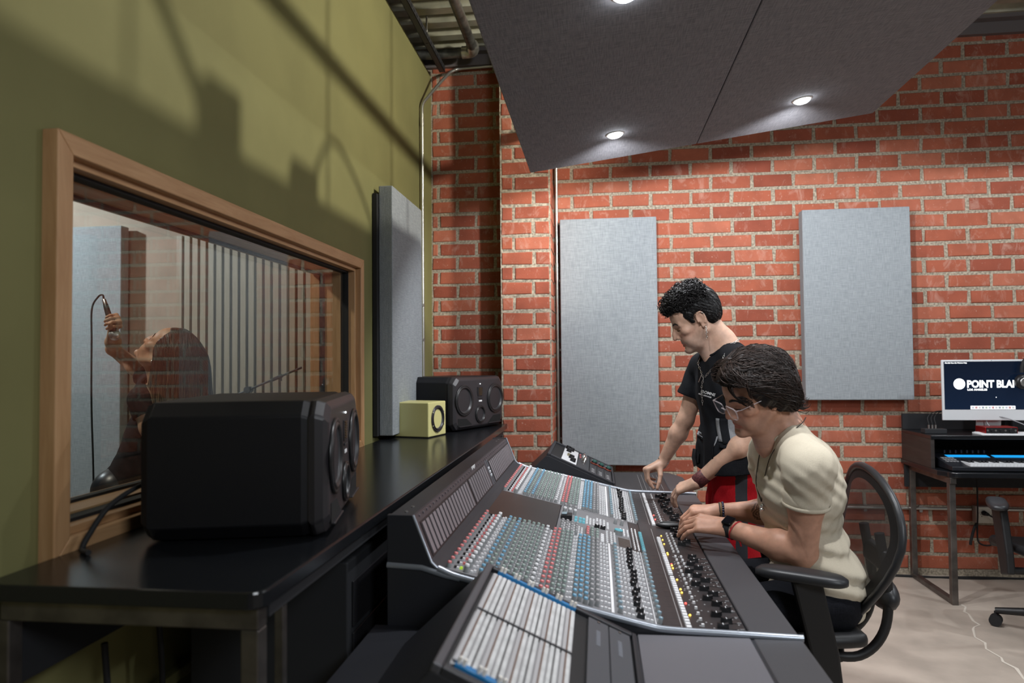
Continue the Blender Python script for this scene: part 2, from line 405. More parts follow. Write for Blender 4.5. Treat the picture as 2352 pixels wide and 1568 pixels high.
MB().tube([(-.90, 0, 0)]+e+[(-.815, -.09, 0.01)], .042, 18).build('elbow', mat('elbow_zinc', (.45, .44, .40), .3, .8, var=.3, vscale=30), pp)
MB().cyl((-.815, -.06, 0), (-.815, -1.6, .02), .033, n=20).build('pipe_run', MATS['galv_pipe'], pp)
GALV = mat('conduit_zinc', (.55, .54, .50), .3, .85)
cl = empty('conduit', (-1.145, 4.50, 0), 0, 'thin bent metal conduit climbing the green wall to the deck', 'conduit')
pts = [(0, 0, 0.9), (0, 0, 1.6), (0, 0, 2.4), (0, 0, 3.06)]
arc = smooth_path([(0, 0, 3.06), (.003, .01, 3.13), (.03, .06, 3.20), (.12, .22, 3.40), (.16, .27, 3.455), (.22, .29, 3.475), (.5, .29, 3.48), (1.3, .29, 3.49)], 6)
MB().tube(pts+arc, .0105, 10).build('tube', GALV, cl)
MB().cyl((0, 0, 2.98), (0, 0, 3.03), .0135, n=12).build('coupling', GALV, cl)
for z in (1.55, 1.78):
    MB().cbox((-.003, 0, z), (.02, .05, .02)).build('strap', STEEL, cl, .002)
cr = empty('conduit', (-.272, 4.815, 0), 0, 'straight metal conduit running up the inside corner of the brick pillar', 'conduit')
MB().tube([(0, 0, .3), (0, 0, 1.5), (0, 0, 3.48)], .011, 10).build('tube', GALV, cr)
for z in (2.02,): MB().cyl((0, 0, z-.06), (0, 0, z+.06), .0145, n=12).build('coupling', GALV, cr)
for z in (.87, 1.48, 1.96): MB().cbox((.012, .005, z), (.045, .012, .016)).build('strap', STEEL, cr, .002)
hc = empty('conduit', (1.2, 4.815, .433), 0, 'horizontal metal conduit low on the brick wall feeding the outlet', 'conduit')
MB().tube([(0, 0, 0), (1.16, 0, 0)], .011, 10).build('tube', GALV, hc); MB().tube([(1.29, 0, 0), (2.6, 0, 0)], .011, 10).build('tube', GALV, hc)
for x in (.52, .86): MB().cbox((x, .005, -.004), (.02, .012, .045)).build('strap', STEEL, hc, .002)
# surface outlet with a black plug and looped cord
ou = empty('power_outlet', (2.425, 4.80, .405), 0, 'double power outlet in a steel box on the brick wall with a plugged cord', 'outlet')
MB().cbox((0, 0, 0), (.108, .05, .105)).build('back_box', mat('outlet_box', (.5, .49, .46), .4, .6), ou, .003)
MB().cbox((0, -.028, 0), (.104, .006, .10)).build('cover_plate', mat('ivory_plate', (.62, .58, .50), .45), ou, .002)
for x in (-.026, .026):
    b = MB(); b.cyl((x, -.031, 0), (x, -.034, 0), .0185, n=20)
    so = b.build('socket', MATS['ivory_plate'], ou)
    b = MB()
    for dx in (-.006, .006): b.cbox((x+dx, -.0345, .005), (.002, .002, .008))
    b.cyl((x, -.034, -.008), (x, -.0352, -.008), .0028, n=8); b.build('slots', BLKRUB, so)
pg = empty('appliance_lead', (2.41, 4.74, .42), 0, 'black power cord plugged in the wall outlet and looped below it', 'cord')
MB().cyl((0, .02, 0), (0, -.02, 0), .016, .011, n=12).build('plug', BLKRUB, pg)
lp = smooth_path([(0, -.02, 0), (.03, -.03, -.02), (.075, -.02, -.08), (.075, 0, -.16), (.02, .01, -.20), (-.045, 0, -.18), (-.055, -.005, -.10), (-.05, -.005, .0), (-.045, 0, .25), (-.04, 0, .31)], 6)
MB().tube(lp, .005, 8).build('cord', BLKRUB, pg)
MB().tube(smooth_path([(-.055, -.005, -.06), (-.075, -.01, -.09), (-.10, -.02, -.16), (-.105, -.02, -.19)], 5), .009, 8).build('adapter', BLKRUB, pg)
fc = tag(MB().tube(smooth_path([(1.45, 4.80, .006), (1.75, 4.79, .006), (2.1, 4.775, .006), (2.4, 4.80, .006), (2.9, 4.78, .006), (3.4, 4.8, .006)], 6), .006, 8).build('floor_cable', BLKRUB), 'thin black cable lying along the foot of the brick wall', 'cable')
fc2 = tag(MB().tube(smooth_path([(1.45, 4.775, .006), (1.9, 4.80, .006), (2.3, 4.765, .006), (2.8, 4.81, .006), (3.4, 4.77, .006)], 6), .005, 8).build('floor_cable', BLKRUB), 'second thin black cable weaving beside the first along the wall foot', 'cable')

# ---------------------------------------------------------------- window in the green wall
wi = empty('window_1', (WX, (WY0+WY1)/2, WZ0), 0, 'wide oak framed double glazed window into the vocal booth', None, kind='structure')
def casing(name, x0, x1, y0, y1, z0, z1, wd, m_h, m_v, bev=.003):
    """mitred frame of four boards around an opening (outer size y0..y1, z0..z1)"""
    for n_, poly, mm in (('top', [(y0, z1), (y1, z1), (y1-wd, z1-wd), (y0+wd, z1-wd)], m_h), ('bottom', [(y0, z0), (y0+wd, z0+wd), (y1-wd, z0+wd), (y1, z0)], m_h),
                         ('l', [(y0, z0), (y0, z1), (y0+wd, z1-wd), (y0+wd, z0+wd)], m_v), ('r', [(y1, z0), (y1-wd, z0+wd), (y1-wd, z1-wd), (y1, z1)], m_v)):
        o = MB().prism([(p[0], p[1]) for p in poly], x0, x1, 0).build(name, mm, None, bev); o.parent = wi; o.location = (-WX, -(WY0+WY1)/2, -WZ0)
A0, A1, B0, B1 = 1.335, 3.286, .985, 1.905
def nest(name, x0, x1, k, wd, mh, mv, bev=.003): casing(name, x0, x1, A0+k, A1-k, B0+k, B1-k, wd, mh, mv, bev)
nest('casing_board', WX-.02, WX+.036, 0, .046, OAK, OAKV)
nest('stop_board', WX-.05, WX+.010, .036, .026, OAK, OAKV, .002)
nest('gasket', WX-.058, WX-.022, .058, .012, BLKRUB, BLKRUB, 0)
nest('reveal_board', T-.012, WX-.058, .043, .032, OAK, OAKV, .001)
nest('gasket', T+.020, T+.045, .070, .012, BLKRUB, BLKRUB, 0)
nest('casing_board', T-.036, T-.010, 0, .06, OAK, OAKV)
GLASS = bpy.data.materials.new('window_glass'); GLASS.use_nodes = True; nt = GLASS.node_tree; nt.nodes.clear()
# thin float glass: clear straight-through transmission with a Fresnel mirror on top
tr = N(nt, 'ShaderNodeBsdfTransparent'); tr.inputs[0].default_value = (.90, .93, .91, 1); gl = N(nt, 'ShaderNodeBsdfGlossy'); gl.inputs['Roughness'].default_value = .0
lw = N(nt, 'ShaderNodeLayerWeight'); lw.inputs[0].default_value = .5; pw = N(nt, 'ShaderNodeMath', operation='POWER'); pw.inputs[1].default_value = 5.0
ml = N(nt, 'ShaderNodeMath', operation='MULTIPLY_ADD'); ml.inputs[1].default_value = .85; ml.inputs[2].default_value = .058
mxs = N(nt, 'ShaderNodeMixShader'); out = N(nt, 'ShaderNodeOutputMaterial'); Lk = nt.links.new
Lk(lw.outputs['Facing'], pw.inputs[0]); Lk(pw.outputs[0], ml.inputs[0]); Lk(ml.outputs[0], mxs.inputs[0]); Lk(tr.outputs[0], mxs.inputs[1]); Lk(gl.outputs[0], mxs.inputs[2]); Lk(mxs.outputs[0], out.inputs[0])
for nm, x, k in (('glass_pane', WX-.036, .063), ('glass_pane', T+.03, .075)):
    a = A0+k; y1 = A1-k; z0 = B0+k; z1 = B1-k
    o = MB().add([(x, a, z0), (x, y1, z0), (x, y1, z1), (x, a, z1)], [(0, 1, 2, 3)]).build(nm, GLASS, wi); o.location = (-WX, -(WY0+WY1)/2, -WZ0)

# ---------------------------------------------------------------- acoustic panels
def panel(name, lo, hi, label, m=GREYFAB, ax='y', group=None, back=.0):
    lo = Vector(lo); hi = Vector(hi); c = (lo+hi)/2
    r = empty(name, (c.x, c.y, lo.z), 0, label, 'acoustic panel', group)
    b = MB(); b.cbox((0, 0, (hi.z-lo.z)/2), tuple(hi-lo)); b.build('fabric_cover', m, r, .006, 3)
    cl = MB()
    if ax == 'y': cl.cbox((0, (hi.y-lo.y)/2+.008, (hi.z-lo.z)*.8), ((hi.x-lo.x)*.6, .016, .05))
    else: cl.cbox((-(hi.x-lo.x)/2-.010, 0, (hi.z-lo.z)*.8), (.020, (hi.y-lo.y)*.6, .05))
    cl.build('wall_cleat', STEEL, r)
    return r
panel('acoustic_panel', (-.247, 4.745, .70), (.403, 4.82, 2.37), 'tall light grey fabric acoustic panel on the brick wall behind the console end')
panel('acoustic_panel', (1.340, 4.735, 1.135), (2.005, 4.82, 2.378), 'shorter light grey fabric acoustic panel on the brick wall above the mesh chair')
pq = panel('acoustic_panel', (-1.138, 3.54, 1.02), (-1.0625, 4.157, 2.335), 'grey fabric acoustic panel mounted on the green wall behind the far loudspeaker', GREYFABX, ax='x')
MB().box((-.060, -.338, .0), (-.0385, .30, 1.27)).build('shadow_board', BLKRUB, pq)  # black board stands in for the panel's shadow strip on the wall
panel('acoustic_panel', (-4.11, 4.715, .42), (-3.47, 4.80, 2.43), 'large pale acoustic panel in the booth to the left of the singer')

# slatted wood diffuser in the booth
sl = empty('slat_panel', (-3.07, 4.80, 0), 0, 'vertical wood slat acoustic panel with dark gaps inside the booth', 'acoustic panel')
MB().box((0, 0, .02), (1.56, .03, 2.35)).build('felt_backing', mat('black_felt', (.01, .011, .013), .95), sl)
SLAT = wood('slat_wood', (.37, .315, .245), (.29, .24, .18), 2, 6)
b = MB().cbox((0, 0, 0), (.041, .034, 2.33)); me = b.mesh('slat'); me.materials.append(SLAT)
for k in range(25):
    o = bpy.data.objects.new('slat', me); COL.objects.link(o); o.parent = sl; o.location = (.024+.0622*k, -.017, 1.185)

# ---------------------------------------------------------------- hanging cloud with downlights
dx = 1.451+.359; sl_ = (2.689-2.449)/dx
def cz(x): return 2.449+sl_*(x+.359)
cloud = empty('ceiling_cloud', (.546, 2.1, cz(.546)), 0, 'big tilted charcoal fabric acoustic cloud hanging from the ceiling with recessed lights', 'ceiling cloud')
cloud.rotation_euler = (0, -math.atan(sl_), 0)
hw = dx/2/math.cos(math.atan(sl_)); Y0, Y1 = .25-2.1, 3.83-2.1
for x0, x1 in ((-hw, -.002), (.002, hw)):
    MB().box((x0, Y0, 0), (x1, Y1, .055)).build('fabric_panel', CLOUDFAB, cloud, .004)
fr = MB()
for x in (-.6, 0, .6): fr.box((x-.02, Y0+.1, .056), (x+.02, Y1-.1, .096))
fr.build('timber_batten', wood('pine', (.5, .36, .2), (.4, .27, .14), 1), cloud)
LAMP = mat('lamp_glow', (1, 1, 1), .5, emit=(.93, .97, 1.0), estr=42.0)
RING = mat('white_trim_ring', (.8, .8, .8), .4)
cinv = cloud.matrix_basis.inverted() if False else None
for (lx, ly) in ((.097, 3.415), (.973, 3.40), (.097, 2.105), (.973, 2.10)):
    u = (lx-.546)/math.cos(math.atan(sl_)); w_ = ly-2.1
    dl = empty('downlight', (lx, ly, cz(lx)), 0, None, 'downlight'); dl.rotation_euler = cloud.rotation_euler
    dl['label'] = {(.097, 3.415): 'round recessed downlight in the cloud above the far end of the console', (.973, 3.40): 'round recessed downlight in the far right corner of the cloud', (.097, 2.105): 'round recessed downlight at the top edge of the photo in the cloud'}.get((lx, ly), 'round recessed downlight in the cloud out of view above the camera')
    b = MB(); b.lathe((0, 0, 0), (0, 0, 1), [(-.004, .034), (-.005, .038), (-.001, .047), (0.0, .047)], 28, cap=False); b.build('trim_ring', RING, dl)
    MB().lathe((0, 0, 0), (0, 0, -1), [(.003, .0365), (.009, .034), (.0145, .026), (.018, .014), (.0188, .001)], 28, cap=False).build('lamp_lens', LAMP, dl)
    if ly > 3: light('downlight_beam', 'SPOT', (lx, ly, cz(lx)-.045), 52, (.95, .97, 1.0), (lx+.10, ly+.62, cz(lx)-.85), spot_size=R(140), spot_blend=.35, shadow_soft_size=.03)
    else: light('downlight_beam', 'SPOT', (lx, ly, cz(lx)-.02), 62, (.95, .97, 1.0), (lx+.25, ly, 1.3), spot_size=R(132), spot_blend=.7, shadow_soft_size=.03)
for sx in (-.5, .5):
    for yy in (-1.4, 0, 1.4):
        MB().cyl((sx, yy, .05), (sx, yy, 1.0), .0015, n=6).build('hanging_wire', STEEL, cloud)
# things in the ceiling void above the cloud that break up the spot light on the green wall
bar = tag(MB().box((-.25, -.5, 2.93), (-.205, 4.7, 2.985)).build('hanger_bar', DARKSTEEL), 'long steel hanger bar above the cloud', 'steel bar')

# unseen boxes, rods and hoses added at the cloud's edge to shadow the wall
jb = 0
for (yy, hh, ww, lab) in ((2.46, .125, .13, 'unseen grey box added on the near cloud edge to shadow the wall'), (2.86, .07, .16, 'unseen low grey box added on the left cloud edge to shadow the wall')):
    j_ = empty('blocker_box', (-.32, yy, cz(-.32)+.056), 0, lab, 'light blocker')
    MB().cbox((0, 0, hh/2), (.08, ww, hh)).build('box', STEEL, j_, .004); MB().cbox((-.042, 0, hh/2), (.004, ww*.9, hh*.9)).build('cover', STEEL, j_, .001)
for k, (pts_, r_, lab) in enumerate((([(-.32, 2.40, 2.58), (-.30, 2.25, 2.75), (-.24, 2.05, 2.98), (-.20, 1.9, 3.3), (-.1, 1.9, 3.6)], .016, 'unseen hose added between cloud and deck to shadow the wall'),
                                    ([(-.32, 2.90, 2.56), (-.31, 3.05, 2.72), (-.30, 3.25, 2.66), (-.31, 3.42, 2.53)], .010, 'unseen short loop added on the cloud edge to shadow the wall'),
                                    ([(.35, 3.05, 3.6), (.33, 2.75, 3.22), (.30, 2.45, 3.02), (.28, 2.0, 2.90), (.25, 1.6, 2.85)], .028, 'unseen sagging hose added above the cloud to shadow the wall'))):
    tag(MB().tube(smooth_path(pts_, 7), r_, 10).build('blocker_hose', DARKSTEEL), lab, 'conduit')
for yy in (3.02, 3.62, 2.2):
    tag(MB().cyl((-.30, yy, cz(-.30)+.05), (-.30, yy, 3.6), .006, n=8).build('blocker_rod', STEEL), {3.02: 'unseen rod added at the middle of the left cloud edge to shadow the wall', 3.62: 'unseen rod added at the far corner of the cloud to shadow the wall', 2.2: 'unseen rod added on the near left cloud edge to shadow the wall'}[yy], 'rod', 'unseen rods added on the left edge of the cloud')
# ================================================================ DESK UNDER THE WINDOW
DESKTOP = mat('black_laminate', (.010, .011, .013), .21, bump=.06, bscale=500)
DESKEDGE = mat('dark_walnut_edge', (.035, .024, .022), .4)
dk_ = empty('speaker_desk', (-.87, 2.8, 0), 0, 'long low black topped desk on grey steel frames under the window', 'desk')
def dl(b, name, m, bev=0, par=None, root=dk_):
    o = b.build(name, m, None, bev); o.parent = root; o.location = -root.location; return o
x0, x1, y0, y1 = -1.135, -.588, 1.165, 4.50
r = .03; poly = [(x0, y0), (x1-r, y0)]+[(x1-r+r*math.sin(t), y0+r-r*math.cos(t)) for t in np.linspace(.2, math.pi/2, 6)]+[(x1, y1), (x0, y1)]
dl(MB().prism(poly, .968, 1.0, 2), 'desktop', DESKTOP, .004)
for yf in (1.20, 2.83, 4.40):
    b = MB(); t = .034; 
    b.box((-1.11, yf-t/2, .928), (-.602, yf+t/2, .967)); b.box((-.602-t, yf-t/2, .0), (-.602, yf+t/2, .928)); b.box((-1.125, yf-t/2, .0), (-1.11+t-.015, yf+t/2, .928)); b.box((-1.11, yf-t/2, 0), (-.602, yf+t/2, .034))
    dl(b, 'steel_frame', RAWSTEEL, .003)
dl(MB().box((-.622, 1.285, 0), (-.604, 1.303, .967)), 'steel_upright', RAWSTEEL, .002)
dl(MB().box((-1.12, 1.225, .795), (-1.10, 4.38, .965)), 'modesty_board', BLKMATTE, .001)
b = MB(); b.box((-.62, 1.22, .94), (-.60, 4.38, .966)); dl(b, 'front_rail', BLKMATTE)
for (yy, dz) in ((1.43, .0), (1.62, .1), (2.0, .05)):
    o = MB().tube(smooth_path([(-1.085, yy, .79), (-1.08, yy+.01, .6), (-1.075, yy-.01, .35), (-1.06, yy+.03, .04)], 6), .007, 8).build('desk_cable', BLKRUB)
    tag(o, {1.43: 'black cable hanging down the wall nearest the end of the window desk', 1.62: 'black cable hanging down the wall, second from the end of the window desk', 2.0: 'black cable hanging down the wall behind the rack cabinet'}[yy], 'cable', 'cables hanging behind the window desk')
rk = empty('equipment_rack', (-.83, 1.98, 0), 0, 'black equipment rack cabinet standing under the window desk', 'rack')
MB().box((-.22, -.28, .03), (.20, .28, .90)).build('cabinet', BLKMATTE, rk, .004)
for k in range(6): MB().box((.20, -.25, .08+.13*k), (.206, .25, .195+.13*k)).build('rack_unit', BLACK, rk, .002)
for sx in (-.18, .16):
    for sy in (-.24, .24): MB().cyl((sx, sy, 0), (sx, sy, .03), .02, n=12).build('foot', BLKRUB, rk)
wo = empty('power_outlet', (-1.135, 2.86, .40), R(90), 'dark power outlet with plug on the green wall below the desk', 'outlet')
MB().cbox((0, 0, 0), (.11, .04, .15)).build('back_box', mat('dark_outlet', (.06, .06, .055), .4, .5), wo, .003)
b = MB(); b.cyl((0, -.02, -.02), (0, -.075, -.025), .02, .015, n=12); b.build('plug', BLKRUB, wo)
MB().tube(smooth_path([(0, -.075, -.025), (.0, -.12, -.04), (.02, -.14, -.12), (.04, -.13, -.36)], 6), .006, 8).build('cord', BLKRUB, wo)
tr_ = tag(MB().box((WX, 1.3, .545), (WX+.03, 3.4, .575)).build('raceway', mat('raceway_olive', (.26, .25, .10), .5), None, .003), 'olive cable raceway along the green wall beneath the desk', 'raceway')

# ================================================================ LOUDSPEAKERS
SPK = mat('speaker_shell', (.009, .009, .011), .45, spec=.3, bump=.25, bscale=700)
SPKF = mat('speaker_baffle', (.026, .024, .027), .36)
CONE = mat('cone_grey', (.045, .048, .052), .38)
SURR = mat('surround_rubber', (.014, .014, .015), .35)
def chamfer_box(b, w, d, h, c, z0=0.0, y0=0.0, fr=None):
    """box whose four long edges (running front to back) and front rim are chamfered"""
    def ring(y, ins, cc):
        x, lo, hi = w/2-ins, z0+ins, z0+h-ins
        return [(-x+cc, y, lo), (x-cc, y, lo), (x, y, lo+cc), (x, y, hi-cc), (x-cc, y, hi), (-x+cc, y, hi), (-x, y, hi-cc), (-x, y, lo+cc)]
    rs = [ring(y0+d, .012, c), ring(y0+d-.02, 0, c), ring(y0+.03, 0, c), ring(y0+.012, .006, c), ring(y0, .020, c)]
    v = sum(rs, []); f = []
    for j in range(len(rs)-1):
        for k in range(8): f.append((j*8+k, j*8+(k+1) % 8, (j+1)*8+(k+1) % 8, (j+1)*8+k))
    f += [tuple(range(8)), tuple(range(len(v)-8, len(v)))]
    return b.add(v, f)
def driver(root, name, x, z, r, y=0.0, dome=.32, depth=.028, frame=None):
    o = MB().lathe((x, y, z), (0, 1, 0), [(-.001, r*1.10), (-.006, r*1.09), (-.006, r*1.0), (-.004, r*.97)], 36, cap=False).build(name, frame or SURR, root)
    MB().lathe((x, y, z), (0, 1, 0), [(-.004, r*.99), (-.009, r*.93), (-.008, r*.87), (-.001, r*.82)], 36, cap=False).build('surround', SURR, o)
    MB().lathe((x, y, z), (0, 1, 0), [(-.002, r*.83), (depth*.55, r*.58), (depth, r*dome)], 36, cap=False).build('cone', CONE, o)
    MB().lathe((x, y, z), (0, 1, 0), [(depth+.001, r*dome*1.02)]+[(depth-.012*math.sin(t), r*dome*math.cos(t)) for t in np.linspace(.1, 1.5, 6)], 28, cap=False).build('dust_cap', CONE, o)
    return o
def monitor_speaker(loc, rz, label):
    s = empty('studio_monitor', loc, rz, label, 'loudspeaker', None)
    w, h, d = .55, .312, .405
    b = MB(); chamfer_box(b, w, d-.025, h, .034, .004, .0)
    b2 = MB(); chamfer_box(b2, w, .06, h, .034, .004, -.03)
    b.build('cabinet', SPK, s, .004); b2.build('baffle', SPKF, s, .006, 3)
    for sx in (-1, 1):
        driver(s, 'woofer', sx*.172, .178, .083, -.031)
        p = MB().prism([(sx*.235, .030), (sx*.235, .075), (sx*.150, .072), (sx*.085, .030)], -.0315, -.012, 1).build('bass_port', mat('port_black', (.002, .002, .002), .9), s)
        MB().prism([(sx*.232, .026), (sx*.09, .026), (sx*.092, .031), (sx*.232, .031)], -.040, -.028, 1).build('port_lip', SPKF, p, .002)
        for ys in (.06, .30): MB().cyl((sx*.21, ys, 0), (sx*.21, ys, .010), .017, n=14).build('foot', BLKRUB, s)
    driver(s, 'midrange', .0, .088, .048, -.031, .5)
    t = MB().prism([(-.024, .195), (.024, .195), (.030, .215), (.030, .252), (-.030, .252), (-.030, .215)], -.033, -.02, 1).build('tweeter', BLACK, s, .002)
    b = MB()
    for k in range(7): b.cbox((0, -.034, .204+.0068*k), (.034, .003, .003))
    b.build('ribbon', mat('tweeter_bronze', (.16, .11, .05), .35, .8), t)
    MB().cbox((0, -.033, .187), (.05, .004, .006)).build('tweeter_lip', SPKF, t, .001)
    MB().cbox((0, -.0325, .168), (.034, .002, .009)).build('name_badge', mat('badge_white', (.85, .85, .86), .4), s)
    MB().cyl((0, -.031, .270), (0, -.034, .270), .0025, n=10).build('power_led', mat('led_white', (.8, .8, .8), .3, emit=(.9, .95, 1), estr=2.0), s)
    return s
monitor_speaker((-.70, 1.785, 1.0), R(102.8), 'black three-way studio monitor on the near end of the window desk')
monitor_speaker((-.735, 4.165, 1.0), R(67.0), 'black three-way studio monitor on the far end of the desk behind the yellow cube')
ca = tag(MB().tube(smooth_path([(-1.03, 1.60, 1.12), (-1.05, 1.52, 1.125), (-1.08, 1.44, 1.09), (-1.10, 1.395, 1.03), (-1.10, 1.38, 1.006), (-1.07, 1.36, 1.006)], 6), .006, 8).build('speaker_cable', BLKRUB), 'black cable looping from behind the near speaker down to the desk', 'cable')
YEL = mat('pale_yellow_lacquer', (.66, .62, .27), .38)
ys = empty('cube_speaker', (-.868, 3.715, 1.0), R(76), 'small pale yellow cube speaker on the desk before the far monitor', 'loudspeaker')
w = .205
MB().box((-w/2, .0, .004), (w/2, w+.02, .188)).build('cabinet', YEL, ys, .006, 3)
MB().box((-w/2+.008, .008, 0), (w/2-.008, w+.01, .006)).build('base_pad', BLKRUB, ys)
dr = driver(ys, 'driver', 0, .097, .066, -.001, .30, .022, mat('driver_frame', (.05, .045, .05), .3, .4))
b = MB()
for k in range(6):
    a = math.pi/6+k*math.pi/3; b.cyl((.070*math.cos(a), -.004, .097+.070*math.sin(a)), (.070*math.cos(a), -.010, .097+.070*math.sin(a)), .003, n=8)
b.build('screws', CHROME, dr)

# ================================================================ WORKSTATION DESK ON THE RIGHT
wd_ = empty('workstation_desk', (2.6, 4.5, 0), 0, 'black workstation desk with a raised shelf on a grey steel tube frame', 'desk')
wl = lambda b, name, m, bev=0: dl(b, name, m, bev, None, wd_)
DX0, DX1 = 1.945, 3.45
poly = [(DX0, 4.82), (DX0, 4.33)]+[(DX0+.03+.05-.05*math.cos(t), 4.275-.05*math.sin(t)+.0) for t in np.linspace(0, math.pi/2, 6)]+[(DX1, 4.225), (DX1, 4.82)]
wl(MB().prism(poly, .722, .752, 2), 'desktop', DESKTOP, .004)
wl(MB().box((DX0, 4.40, .752), (DX0+.022, 4.80, .922)), 'side_panel', mat('black_oak', (.028, .022, .020), .5, var=.2, vscale=8, stretch=(1, 1, 8)), .002)
wl(MB().box((DX1-.022, 4.40, .752), (DX1, 4.80, .922)), 'side_panel', MATS['black_oak'], .002)
wl(MB().box((DX0, 4.395, .922), (DX1, 4.80, .945)), 'raised_shelf', DESKTOP, .003)
wl(MB().box((DX0, 4.775, .945), (DX1, 4.797, 1.045)), 'backsplash', BLKMATTE, .002)
wl(MB().box((DX0+.022, 4.77, .752), (DX1-.022, 4.79, .922)), 'back_panel', BLKMATTE)
wl(MB().box((DX0+.01, 4.785, .575), (DX1, 4.803, .722)), 'modesty_board', BLKMATTE, .002)
t = .034
for xf in (DX0+.045, DX1-.1):
    wl(MB().box((xf-.012, 4.25, .685), (xf+t-.012, 4.80, .721)), 'top_rail', RAWSTEEL, .003)
    wl(MB().box((xf-.012, 4.262, .0), (xf+t-.012, 4.262+t, .686)), 'leg', RAWSTEEL, .003)
    wl(MB().box((xf-.012, 4.765, .0), (xf+t-.012, 4.765+t, .686)), 'leg', RAWSTEEL, .003)
    wl(MB().box((xf-.012, 4.296, .0), (xf+t-.012, 4.765, .030)), 'floor_rail', RAWSTEEL, .003)
# computer
ALU = mat('silver_aluminium', (.74, .75, .77), .35, .15)
cm = empty('desktop_computer', (2.355, 4.53, .945), 0, 'white all-in-one computer with a navy logo screen on the raised shelf', 'computer')
X0, X1, Z0, Z1 = -.282, .282, .078, .444
MB().box((X0, -.008, Z0), (X1, .006, Z1)).build('display_body', ALU, cm, .004, 3)
SCRN = bpy.data.materials.new('screen_navy'); SCRN.use_nodes = True; nt = SCRN.node_tree; bs = nt.nodes['Principled BSDF']
bs.inputs['Base Color'].default_value = (.002, .004, .01, 1); bs.inputs['Roughness'].default_value = .25; bs.inputs['Emission Strength'].default_value = 1.0
tc = N(nt, 'ShaderNodeTexCoord'); sp = N(nt, 'ShaderNodeSeparateXYZ'); nt.links.new(tc.outputs['Object'], sp.inputs[0])
rp = N(nt, 'ShaderNodeMapRange'); rp.inputs[1].default_value = .15; rp.inputs[2].default_value = .43; nt.links.new(sp.outputs[2], rp.inputs[0])
mx = N(nt, 'ShaderNodeMix', data_type='RGBA'); mx.inputs[6].default_value = (.0022, .0075, .021, 1); mx.inputs[7].default_value = (.0008, .003, .009, 1)
nt.links.new(rp.outputs[0], mx.inputs[0]); nt.links.new(mx.outputs[2], bs.inputs['Emission Color'])
scr = MB().box((X0+.012, -.0095, Z0+.066), (X1-.012, -.0082, Z1-.011)).build('screen', SCRN, cm)
GLOW = mat('screen_white', (.8, .8, .8), .4, emit=(.95, .97, 1), estr=1.0)
TX = lambda x, z, y=-.0102: Matrix.Translation((x, y, z)) @ Matrix.Rotation(R(90), 4, 'X')
MB().lathe((-.185, -.0097, .298), (0, -1, 0), [(0, .033), (.0004, .033)], 40).build('logo_disc', GLOW, cm)
text('screen_title', 'POINT BLANK', .060, TX(-.143, .277), GLOW, cm, .0002, sx=.87, bold=.0022, sp=.98)
text('screen_subtitle', 'LOS ANGELES', .0155, TX(-.141, .258), GLOW, cm, .0002, sx=1.12, bold=.0006, sp=1.05)
text('menu_bar', 'File Edit View Go Window Help', .0095, TX(X0+.018, Z1-.022), GLOW, cm, .0001, bold=.0003)
text('menu_bar', 'Mon 10:42', .0095, TX(X1-.075, Z1-.022), GLOW, cm, .0001, bold=.0003)
dkb = MB().box((-.125, -.0105, Z0+.0675), (.125, -.0097, Z0+.088)).build('dock', GLOW, cm, .0)
for k in range(13):
    MB().cbox((-.112+.0187*k, -.0108, Z0+.0775), (.0135, .0005, .0135)).build('dock_icon', mat('icon_%d' % (k % 5), [(.7, .75, .85), (.75, .4, .4), (.8, .8, .8), (.45, .5, .55), (.6, .7, .6)][k % 5], .5), dkb)
MB().cyl((.02, -.0097, .217), (.02, -.0103, .217), .0028, n=10).build('pointer', GLOW, cm)
MB().cyl((0, -.0082, Z1-.0055), (0, -.0088, Z1-.0055), .0022, n=10).build('webcam', BLACK, cm)
MB().add([(-.07, .05, .003), (.07, .05, .003), (.07, .012, .25), (-.07, .012, .25), (-.07, .056, .003), (.07, .056, .003), (.07, .018, .25), (-.07, .018, .25)], [(0,1,2,3),(7,6,5,4),(0,4,5,1),(1,5,6,2),(2,6,7,3),(3,7,4,0)]).build('stand', ALU, cm)
MB().box((-.07, -.07, 0), (.07, .06, .004)).build('stand_foot', ALU, cm, .001)
RED = mat('red_anodised', (.30, .012, .012), .32, .6)
it = empty('audio_interface', (2.352, 4.375+.055, .945), 0, 'small red audio interface box on the shelf under the screen', 'audio interface')
MB().box((-.09, 0, .004), (.09, .11, .047)).build('case', RED, it, .004, 3); MB().box((-.084, -.002, .008), (.084, .001, .043)).build('front_panel', BLACK, it)
for x, r in ((-.055, .009), (-.005, .009), (.05, .013)):
    MB().cyl((x, -.002, .027), (x, -.014, .027), r, r*.85, n=18).build('knob', BLACK, it)
b = MB()
for x in (-.077, -.033, .02, .075): b.cyl((x, -.002, .027), (x, -.004, .027), .0055, n=12)
b.build('jacks', STEEL, it)
tag(MB().tube(smooth_path([(2.40, 4.50, .975), (2.34, 4.52, .985), (2.33, 4.54, 1.03), (2.40, 4.52, 1.045), (2.5, 4.46, 1.0), (2.56, 4.42, .952)], 6), .003, 8).build('interface_cable', mat('grey_cable', (.3, .3, .32), .5)), 'grey cable arching behind the red audio interface', 'cable')
kbd = empty('computer_keyboard', (2.44, 4.375+.0, .9455), 0, 'slim white computer keyboard on the front edge of the shelf', 'keyboard')
kbd.location.y = 4.397
MB().box((-.21, -.0, 0), (.21, .0, .001)) 
MB().prism([(0.0, .0), (.115, .0), (.115, .010), (.0, .004)], -.21, .21, 0).build('case', WHITEPL, kbd, .001)
ky = MB()
for rr in range(5):
    for cc in range(14): ky.cbox((-.19+.0292*cc, .014+.021*rr, .0065+.0011*rr), (.026, .0175, .003))
tag(ky.build('keys', mat('key_white', (.86, .86, .87), .45), kbd), kind='stuff')
